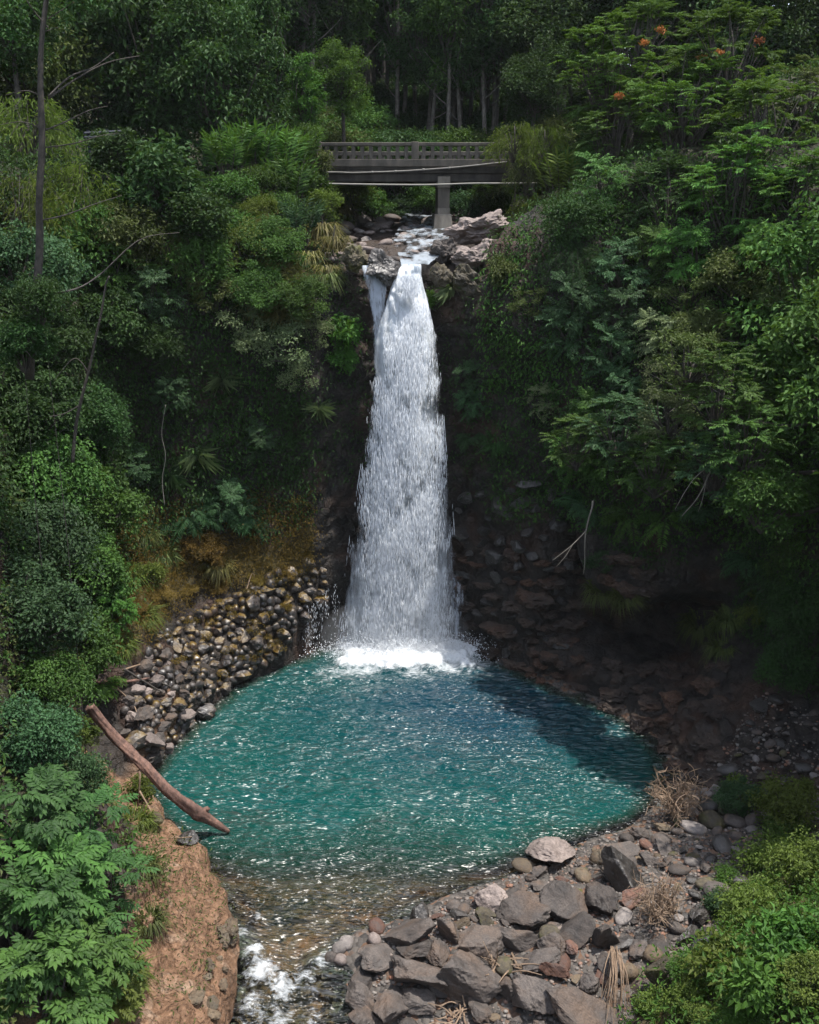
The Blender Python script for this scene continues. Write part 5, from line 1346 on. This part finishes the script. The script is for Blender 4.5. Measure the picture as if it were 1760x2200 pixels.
# orange blooms standing on the pinnate trees
for i, (px, py, y) in enumerate(((1420,65,46.5),(1385,92,46.0),(1510,125,43.2),(1545,115,43.0),(1632,88,42.8),(1330,207,44.2))):
    mb = MB(); c = ony(px, py, y); n_ = 90; leaves(mb, c + rng.normal(0, 1, (n_, 3)) * [.08, .08, .045], rdir(n_, .6), rdir(n_, 1), np.full(n_, .12), np.full(n_, .07), rng.random(n_))
    where = ('top of the tallest pinnate tree', 'side of the tallest pinnate tree', 'left of the pair on the pointed tree', 'right of the pair on the pointed tree', 'upper flank of the pointed tree', 'crown nearest the bridge')[i]
    tag(link('orange_blossom', mb.mesh('orange_blossom'), M_FLOW), f'orange blossom cluster, {where}', 'blossom', 'orange blossom clusters')
G4 = [
 ('pinnate_shrub',1300,410,64,'mid','pinnate shrub inland of the ginger clump'),
 ('shrub',1250,480,80,'dark','dark shrub on the brow'),
 ('feathery_shrub',1240,560,72,'teal','feathery shrub hanging over the dark recess'),
 ('pinnate_shrub',1390,550,66,'mid','pinnate shrub at the top of the shaded slope'),
 ('pinnate_shrub',1330,590,66,'teal','pinnate shrub above the leafy overhang'),
 ('pinnate_shrub',1230,650,62,'teal','pinnate shrub hanging over the recess beside the waterfall'),
 ('pinnate_shrub',1330,680,66,'teal','pinnate shrub in the middle of the overhang'),
 ('pinnate_shrub',1210,720,54,'teal','drooping pinnate shrub over the dark recess'),
 ('pinnate_shrub',1310,760,60,'teal','drooping pinnate shrub below the overhang middle'),
 ('open_shrub',1140,640,56,'olive','olive shrub hanging just below the outcrop'),
 ('small_shrub',1080,590,44,'olive','small shrub on the face of the outcrop'),
 ('strap_leaf_plant',970,600,40,'pale','strap-leaved plant beside the head of the waterfall'),
 ('strap_leaf_plant',1000,560,34,'yellow','yellowish strap-leaved plant on the outcrop'),
 ('small_shrub',925,650,34,'bright','bright cushion of leaves touching the upper waterfall'),
 ('pinnate_shrub',1480,560,70,'bright','bright pinnate shrub on the shaded slope'),
 ('shrub',1580,590,84,'olive','olive shrub with bright young tips'),
 ('pinnate_shrub',1640,560,70,'bright','bright pinnate shrub right of the olive one'),
 ('shrub',1700,640,84,'olive','brownish shrub at the edge'),
 ('open_shrub',1480,620,80,'olive','open olive shrub above the bare branches'),
 ('pinnate_shrub',1420,730,60,'pale','pale glossy pinnate shrub on the bare branches'),
 ('fine_shrub',1500,720,80,'olive','fine-leaved shrub behind the bare branches'),
 ('open_shrub',1430,800,70,'pale','pale open shrub with stretching bare branches'),
 ('open_shrub',1390,860,60,'pale','pale open shrub, lowest of the bare-branched ones'),
 ('open_shrub',1500,810,60,'olive','olive shrub woven through the bare branches'),
 ('pinnate_shrub',1170,860,40,'pale','small pale sprig reaching out over the dark hollow'),
 ('pinnate_shrub',1270,890,60,'mid','pinnate shrub at the rim of the dark hollow'),
 ('pinnate_shrub',1340,840,54,'teal','pinnate shrub above the rim of the hollow'),
 ('pinnate_shrub',1230,980,56,'mid','pinnate shrub on the lower overhang nearest the waterfall'),
 ('open_shrub',1410,920,50,'pale','pale hanging spray under the bare branches'),
 ('pinnate_shrub',1300,1000,64,'mid','pinnate shrub on the lower overhang'),
 ('fern',1270,1060,66,'teal','dark fern hanging above the cave rock'),
 ('fern',1350,1070,66,'mid','fern hanging above the cave'),
 ('fern',1430,1080,66,'mid','fern hanging over the cave beside the white branches'),
 ('fern',1500,1060,60,'teal','dark fern right of the white branches'),
 ('pinnate_shrub',1390,1000,64,'dark','dark pinnate shrub above the hanging ferns'),
 ('fern',1000,920,44,'teal','fern on the wall right beside the waterfall'),
 ('pinnate_shrub',1010,870,40,'teal','bluish pinnate plant close beside the waterfall'),
 ('pinnate_shrub',1010,810,40,'teal','small pinnate plant on the dark wall by the waterfall'),
 ('fern',1060,930,46,'dark','dark fern on the wall away from the waterfall'),
 ('feathery_shrub',1670,760,100,'bright','feathery bright shrub, topmost at the edge'),
 ('feathery_shrub',1610,860,100,'bright','feathery bright shrub reaching toward the bare branches'),
 ('feathery_shrub',1720,880,100,'bright','feathery bright shrub at the edge, second from the top'),
 ('feathery_shrub',1660,970,90,'bright','feathery bright shrub at mid height near the edge'),
 ('feathery_shrub',1740,1060,80,'bright','feathery bright shrub hanging at the edge'),
 ('feathery_shrub',1590,1010,70,'mid','feathery shrub hanging over the dark cliff'),
 ('fern',1600,1170,66,'teal','bluish fern on the dark cliff above the grass'),
 ('fern',1660,1210,70,'teal','bluish fern on the dark cliff near the edge'),
 ('fern',1640,1270,60,'yellow','yellowing fern above the dry grass'),
 ('feathery_shrub',1720,1180,70,'mid','feathery shrub in the shade at the edge'),
 ('grass_tuft',1510,1320,56,'olive','dull grass tuft hanging above the beach'),
 ('grass_tuft',1570,1310,56,'olive','dull grass hanging near the bluish ferns'),
 ('grass_tuft',1560,1380,50,'olive','dull grass tuft low on the shaded rock'),
 ('shrub',1720,1320,80,'dark','dark shrub at the edge above the beach'),
 ('shrub',1690,1430,70,'dark','dark shrub low at the edge above the beach'),
 ('grass_tuft',1280,1260,46,'olive','mossy grass tuft over the cave roof'),
 ('grass_tuft',1340,1270,46,'olive','mossy grass tuft at the middle of the cave roof'),
 ('small_shrub',1290,1210,34,'teal','small green plant under the dangling branch'),
 ('fine_shrub',1600,1740,60,'teal','low bluish shrub on the shaded beach'),
 ('small_shrub',1590,1700,40,'yellow','small yellowish sapling on the shaded beach'),
 ('small_shrub',1560,1890,30,'bright','bright sprig before the shaded stones'),
 ('small_shrub',1545,1950,40,'teal','bluish sprig beside the shaded stones'),
 ('small_shrub',1470,2090,34,'bright','bright sprig on the edge of the mossy slope'),
 ('shrub',1710,1760,80,'yellow','yellow-tipped shrub at the edge, topmost of the leafy slope'),
 ('shrub',1660,1860,84,'yellow','yellow-green shrub on the crest of the leafy slope'),
 ('shrub',1730,1900,84,'yellow','sunny yellow-green shrub at the edge of the leafy slope'),
 ('shrub',1640,1980,84,'yellow','sunny yellow-green shrub in the middle of the leafy slope'),
 ('big_leaf_shrub',1700,2040,80,'bright','broad-leaved bright shrub near the edge of the leafy slope'),
 ('big_leaf_shrub',1560,2100,76,'yellow','broad-leaved sunny yellow-green shrub low on the mossy slope'),
 ('big_leaf_shrub',1660,2140,90,'bright','broad-leaved bright shrub in the bottom corner'),
 ('shrub',1740,2120,70,'yellow','small-leaved sunny yellow-green shrub at the bottom edge corner'),
 ('small_shrub',1480,2150,46,'yellow','low yellow-green herb on the mossy slope'),
 ('small_shrub',1400,2180,46,'yellow','low yellow-green herb at the tip of the mossy slope'),
 ('grass_tuft',1550,2030,44,'olive','mossy grass at the crest of the mossy slope'),
]
for g in G4: plant(*g)
plant('dry_twiggy_shrub',1455,1745,82,'moss','taller dry leafless twiggy shrub at the pool edge',wmat=M_TWIG,axis=(0,0,1))
plant('dry_twiggy_shrub',1415,1965,74,'moss','shorter dry leafless twiggy shrub among the stones',wmat=M_TWIG,axis=(0,0,1))

for sp, px, py, y, r, lf, lab in (('shrub',88,640,26.6,70,'dark','dark shrub hiding the foot of the bare trunk'),('shrub',50,740,26.6,80,'dark','dark shrub under the foot of the bare trunk'),('crown_dense',1745,70,54,110,'dark','dark crown closing the far top corner of the forest'),('crown_dense',1700,150,60,110,'dark','dark crown behind the olive pinnate tree')):
    tree(sp, px, py, y, r, lf, lab, trunk_r=.06 if sp != 'shrub' else .012)
for px, py, r, lab in ((290,1300,40,'golden moss cushion lowest on the hummock'),(335,1268,40,'golden moss cushion on the top of the hummock'),(400,1258,34,'golden moss cushion where hummock and stacked rocks meet'),(470,1248,36,'golden moss cushion on the upper edge of the stacked rocks'),(560,1240,34,'golden moss cushion beside the reddish stalk'),(612,1218,32,'golden moss cushion nearest the waterfall')):
    plant('fine_shrub', px, py, r, 'moss', lab, flat=.45, out=.2)
for px, py, r, lf, lab in ((1690,1800,60,'bright','light shrub between the crest and the frame edge'),(1620,1920,60,'yellow','yellowish shrub just below the crest of the leafy slope'),(1600,2050,66,'bright','bright shrub low in the leafy slope'),(1500,2110,50,'yellow','sunny yellow-green low shrub on the outer mossy slope'),(1620,2190,60,'bright','bright shrub at the very bottom of the leafy slope'),(1530,2180,50,'yellow','yellow-green shrub at the bottom of the mossy slope')):
    plant('shrub', px, py, r, lf, lab, flat=.7, out=.25)
for sp, px, py, y, r, lf, lab in (
 ('open_shrub',1480,770,32.6,110,'olive','broad olive crown leaning out over the pool above the pale hanging spray'),
 ('pinnate_tree',1545,860,31.2,110,'mid','broad pinnate crown leaning out over the pool beside the bare branches'),
 ('pinnate_tree',1600,970,30.2,105,'mid','pinnate crown leaning out over the pool below the feathery bright shrubs'),
 ('open_shrub',1440,890,33.2,95,'pale','pale crown leaning out over the pool, lowest of the leaning ones'),
 ('pinnate_tree',1540,1010,31.0,100,'teal','dusky pinnate crown leaning out above the white branches'),
 ('shrub',1640,1080,29.2,100,'mid','leafy crown leaning out over the beach beside the bluish ferns'),
 ('pinnate_tree',1330,930,34.6,95,'teal','dusky pinnate crown overhanging the rim of the dark hollow'),
 ('pinnate_tree',1240,960,36.2,80,'mid','pinnate crown overhanging the fractured blocks beside the waterfall'),
 ('pinnate_tree',1410,1010,33.4,95,'mid','pinnate crown overhanging the cave')):
    leaner(sp, px, py, y, r, lf, lab)
# trees overhanging the beach from beyond the frame edge
for x, y, z, lab in ((13.4,25.0,12.0,'leafy crown overhanging the shaded beach at the frame edge, nearest one'),(13.8,28.5,12.6,'leafy crown overhanging the shaded beach at the frame edge, second one'),(14.0,32.0,13.2,'leafy crown overhanging the shaded beach at the frame edge, third one'),(16.6,26.5,15.5,'tall dark crown behind the trees overhanging the beach'),(16.6,31,16.5,'tall dark crown behind the third tree overhanging the beach'),(13.4,35.2,14.0,'leafy crown at the inner end of the shaded beach')):
    q_ = topx([[x, y, z]])[0]; tree('crown_dense', q_[0], q_[1], y, 3.0 * F / q_[2], 'mid', lab)
ML = MB(); CC = []
for _ in range(150):
    lo, hi = WPOLY.min(0), WPOLY.max(0); q_ = lo + (hi - lo) * rng.random(2)
    if sdist(q_[None], WPOLY)[0] > -4 or q_[1] > 1440 + rng.normal(0, 30): continue
    p, n = hit(*q_)
    if p is None or p[2] > 7: continue
    CC.append(p + n * .22 + [0, 0, .12])
CC = np.array(CC); clump_leaves(ML, CC, rng.uniform(.10, .30, len(CC)), 120, .07, .025, .5)
kind(link('moss', ML.mesh('moss'), LM['moss']), 'stuff', 'golden brown moss draped over the stacked rocks', 'moss')
# ---- bare slender trunk before the log-side slope
def bare(name, label, cat, mat, main, y, r0, r1, branches, root_down=0):
    yy = lambda px, py, i, k, dy: (hit(px, py)[0][1] - .5 - .3 * abs(dy)) if y is None else ((y + dy * i / max(1, k - 1)) if not isinstance(y, tuple) else y[0] + (y[1] - y[0]) * i / max(1, k - 1))
    pts = np.array([ony(px, py, yy(px, py, i, len(main), 0)) for i, (px, py) in enumerate(main)])
    t = empty(name, pts[0], label, cat); mb = MB(); P = spline(pts, 26); P = P + gsm(rng.normal(0, 1, P.shape), 2) * r0 * 1.2; tube(mb, P, np.linspace(r0, r1, 26), 9, jit=.12); partof(link('trunk', mb.mesh('trunk', True), mat), t)
    for br, rb, dy in branches:
        Q = np.array([ony(px, py, yy(px, py, i, len(br), dy)) for i, (px, py) in enumerate(br)]); mb = MB(); tube(mb, spline(Q, 16), np.linspace(rb, rb * .3, 16), 6, jit=.1); partof(link('branch', mb.mesh('branch', True), mat), t)
    return t
bt = bare('bare_tree', 'tall slender bare-trunked tree standing before the slope above the log', 'tree', M_DARKW,
 [(62,800),(72,640),(78,520),(84,430),(92,320),(98,210),(104,100),(112,-20),(118,-120)], 27.0, .11, .05,
 [([(104,208),(150,165),(200,145),(245,112)], 0.030, .8), ([(104,212),(160,172),(230,135),(300,120)], 0.030, 1.2), ([(97,280),(140,262),(190,238),(232,228)], 0.024, .6), ([(92,318),(160,308),(215,292),(255,286)], 0.021, .7),
  ([(98,276),(130,280),(160,300)], 0.015, .4), ([(80,475),(140,462),(205,438),(262,420)], 0.024, .8), ([(88,632),(160,622),(215,590),(300,515),(385,500)], 0.030, 1.5), ([(98,215),(60,195),(10,205)], 0.018, -.5), ([(96,280),(50,262),(0,268)], 0.018, -.5), ([(104,60),(70,20),(40,-30)], 0.024, -.4), ([(104,40),(150,10),(200,-30)], 0.018, .4)])
C_ = np.array([ony(px, py, 27.0) for px, py in ((40,15),(15,40),(150,5),(5,70),(190,-10))]); mb = MB(); clump_leaves(mb, C_, .5, 130, .15, .08); partof(link('crown', mb.mesh('crown'), LM['dark']), bt)
bare('leaning_sapling', 'thin leaning bare sapling stem before the ivy hollow', 'sapling', M_DARKW, [(158,1000),(165,900),(190,800),(208,720),(222,640),(232,590)], 29.5, .055, .02, [([(172,870),(140,888),(105,895)], .022, -.3), ([(190,800),(160,770),(115,820)], .018, -.3)])
bare('dangling_branch', 'pale forked dead branch dangling over the cave rock', 'branch', M_PALEW, [(1275,1075),(1264,1120),(1257,1160),(1258,1232)], 33.6, .035, .012, [([(1260,1140),(1228,1172),(1186,1205)], .02, -.3), ([(1232,1168),(1215,1195),(1195,1218)], .014, -.2)])
bare('white_branch', 'white dead branches hanging above the cave beside the fern', 'branch', M_PALEW, [(1560,960),(1530,1010),(1505,1060),(1468,1110)], 30.5, .03, .01, [([(1540,990),(1490,1030),(1450,1095)], .018, -.3), ([(1520,1020),(1510,1070),(1500,1100)], .014, -.2)])
bare('stretching_branch', 'long pale bare branches stretching from the shrubs toward the dark hollow', 'branch', M_PALEW, [(1700,760),(1600,740),(1520,725),(1440,722)], None, .03, .01,
 [([(1600,850),(1500,865),(1420,850),(1350,870)], .03, -.3), ([(1520,862),(1450,830),(1390,800)], .022, -.3), ([(1560,855),(1500,820),(1430,815)], .02, -.4), ([(1470,860),(1420,900),(1375,925)], .02, -.4), ([(1610,880),(1530,900),(1480,940)], .02, -.2)])
bare('wall_stem', 'thin pale vertical stem climbing the ivy wall', 'stem', M_PALEW, [(354,1085),(349,1030),(356,980),(348,930),(356,870)], 34.8, .016, .008, [])

# ================================================================= ground cover (nobody could count it)
def cover(name, label, n, L, W, leaf, mask, per=5, droop=.75, spread=.16, kindn='ground_cover'):
    A = np.linalg.norm(np.cross(TP[1:, :-1] - TP[:-1, :-1], TP[:-1, 1:] - TP[:-1, :-1]), axis=-1)
    cen = TP[:-1, :-1]; w = A * mask[:-1, :-1]; w = w.ravel(); w = w / w.sum()
    i = rng.choice(len(w), n, p=w); P = cen.reshape(-1, 3)[i]; N = TN[:-1, :-1].reshape(-1, 3)[i]
    N = np.where((N @ np.array([0, -.3, 1.0]))[:, None] < -.9, -N, N)
    P = P + rng.normal(0, .12, P.shape) + N * .05; ct = rng.random(n)
    P = np.repeat(P, per, 0); N = np.repeat(N, per, 0); ct = np.repeat(ct, per)
    m_ = n * per; D = unit(rng.normal(0, .6, (m_, 3)) + N * .55 + [0, 0, -droop]); NN = unit(N * .8 + [0, 0, .5] + rng.normal(0, .35, (m_, 3)))
    l = L * rng.uniform(.6, 1.3, m_); mb = MB(); leaves(mb, P + rng.normal(0, spread, P.shape) + N * .10 * rng.random((m_, 1)), D, NN, l, l * W / L, ct * .6 + rng.random(m_) * .4, .2, .2)
    o = link(name, mb.mesh(name), LM[leaf]); kind(o, 'stuff', label, kindn.replace('_', ' ')); return o
Uv, Dv, Zv = UARC, DOFF, TP[..., 2]
SGN = np.sign(np.mean((TN.reshape(-1, 3) @ np.array([0, 0, 1.0])) [DOFF.ravel() > 20])); TN = TN * SGN
n5 = fbm(TP.reshape(-1, 3) * .35, 3, 301).reshape(NV, NU); nearD = (Dv < 26)
left = (Uv < U_['lf']); rgt = (Uv > U_['rf'])
fallm = (Uv > U_['lf'] - .4) & (Uv < U_['rf'] + .2)
strm = (np.abs(TP[..., 0] - np.interp(TP[..., 1], STREAM[:, 1], STREAM[:, 0])) < np.interp(TP[..., 1], [40, 42, 46, 52, 60, 75], [1.3, 2.0, 3.6, 4.1, 3.8, 2.0])) & (TP[..., 1] > 40.2) & (Zv > 13)
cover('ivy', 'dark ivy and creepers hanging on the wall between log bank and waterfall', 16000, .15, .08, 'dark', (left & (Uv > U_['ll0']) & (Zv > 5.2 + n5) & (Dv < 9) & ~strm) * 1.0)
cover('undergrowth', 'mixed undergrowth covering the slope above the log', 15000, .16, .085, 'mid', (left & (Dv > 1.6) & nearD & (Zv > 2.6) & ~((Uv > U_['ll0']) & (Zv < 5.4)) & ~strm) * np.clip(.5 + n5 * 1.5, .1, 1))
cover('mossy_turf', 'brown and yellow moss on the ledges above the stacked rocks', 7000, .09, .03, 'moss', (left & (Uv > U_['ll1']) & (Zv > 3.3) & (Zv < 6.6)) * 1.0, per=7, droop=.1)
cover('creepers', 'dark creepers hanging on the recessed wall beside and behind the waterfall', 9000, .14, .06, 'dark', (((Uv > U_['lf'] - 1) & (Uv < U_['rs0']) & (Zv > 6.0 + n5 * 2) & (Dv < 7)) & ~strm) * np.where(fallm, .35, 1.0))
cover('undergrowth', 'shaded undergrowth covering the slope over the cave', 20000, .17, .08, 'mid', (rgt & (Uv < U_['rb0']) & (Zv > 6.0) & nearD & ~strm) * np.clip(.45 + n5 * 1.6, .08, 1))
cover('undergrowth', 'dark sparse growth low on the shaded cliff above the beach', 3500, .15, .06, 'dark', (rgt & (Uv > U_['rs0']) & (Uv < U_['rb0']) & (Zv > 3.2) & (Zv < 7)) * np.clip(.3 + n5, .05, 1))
cover('ground_cover', 'leafy mossy ground cover on the sunny slope beside the boulders', 15000, .13, .055, 'bright', ((Uv > U_['rb0'] - .5) & (Dv > .5) & (Dv < 14)) * 1.0, per=6, droop=.2)
cover('ground_cover', 'small plants on the bank behind the bare earth', 4500, .13, .06, 'olive', (left & (Uv < U_['ll1']) & (Dv > 1.9) & (Dv < 9)) * 1.0, per=6, droop=.4)
cover('weeds', 'sparse weeds and dry litter on the bare earth bank', 420, .10, .03, 'olive', (left & (Uv < U_['ll1']) & (Dv > .5) & (Dv < 2.2)) * np.clip(n5 * 2, .03, 1), per=6, droop=.1)
cover('grass', 'sunlit grass fringing the rim beside the upper stream', 3500, .34, .02, 'straw', (left & (Uv > U_['lr3']) & (Zv > 13.5) & (Dv < 9) & (Dv > .3) & ~strm & (TP[..., 0] > -6)) * 1.0, per=7, droop=.5, spread=.12)
cover('forest_floor', 'leafy undergrowth of the wooded hillside behind the bridge', 30000, .26, .13, 'dark', ((Uv > U_['lr0']) & (Uv < U_['rq0']) & (Dv > 8) & (Dv < 60) & ~strm) * 1.0, per=5, droop=.1, spread=.35)
# ================================================================= light, sky, camera
SUN_EL, SUN_AZ = rad(76), rad(97)                              # azimuth from +Y towards +X
w = bpy.data.worlds.new('World'); S.world = w; w.use_nodes = True; nt = w.node_tree
bg = nt.nodes['Background']; sk = nt.nodes.new('ShaderNodeTexSky'); sk.sky_type = 'NISHITA'; sk.sun_disc = False
sk.sun_elevation = SUN_EL; sk.sun_rotation = SUN_AZ; sk.altitude = 200; sk.air_density = 1.0; sk.dust_density = 1.5
hs_ = nt.nodes.new('ShaderNodeHueSaturation'); hs_.inputs['Saturation'].default_value = .55; nt.links.new(sk.outputs[0], hs_.inputs['Color']); nt.links.new(hs_.outputs[0], bg.inputs[0]); bg.inputs[1].default_value = .15
sl = bpy.data.lights.new('sun', 'SUN'); sl.energy = 3.1; sl.angle = rad(.5); sl.color = (1, .95, .88)
so = bpy.data.objects.new('sun', sl); COL.objects.link(so)
sd_ = Vector((math.sin(SUN_AZ) * math.cos(SUN_EL), math.cos(SUN_AZ) * math.cos(SUN_EL), math.sin(SUN_EL)))
so.rotation_euler = sd_.to_track_quat('Z', 'Y').to_euler(); so.location = sd_ * 80
cam = bpy.data.cameras.new('camera'); co = bpy.data.objects.new('camera', cam); COL.objects.link(co)
co.location = (0, 0, CAMZ); co.rotation_euler = (rad(90) - PITCH, 0, 0); cam.sensor_fit = 'VERTICAL'; cam.angle_y = rad(52); cam.clip_end = 5000; cam.clip_start = .1
S.camera = co
S.view_settings.view_transform = 'Standard'; S.view_settings.look = 'None'; S.view_settings.exposure = 1.25; S.view_settings.gamma = 1
c = S.cycles; c.use_denoising = True; c.denoising_prefilter = 'ACCURATE'; c.max_bounces = 7; c.diffuse_bounces = 3; c.glossy_bounces = 2; c.transmission_bounces = 3; c.transparent_max_bounces = 10; c.volume_bounces = 1
c.use_adaptive_sampling = True; c.adaptive_threshold = .02; c.caustics_reflective = False; c.caustics_refractive = False; c.sample_clamp_indirect = 4.0

# thin haze volume added to lift the darkest tones
m, nt, ns, ls = newmat('tone_lift_haze'); pv = ns.new('ShaderNodeVolumePrincipled'); pv.inputs['Color'].default_value = (.86, .93, 1, 1); pv.inputs['Density'].default_value = .00011; pv.inputs['Anisotropy'].default_value = 0
o_ = ns.new('ShaderNodeOutputMaterial'); ls.new(pv.outputs[0], o_.inputs['Volume'])
mb = MB(); box(mb, -340, 340, -310, 370, -9, 95); kind(link('haze', mb.mesh('haze'), m), 'stuff', 'thin added haze lifting the dark tones of the gorge', 'haze')
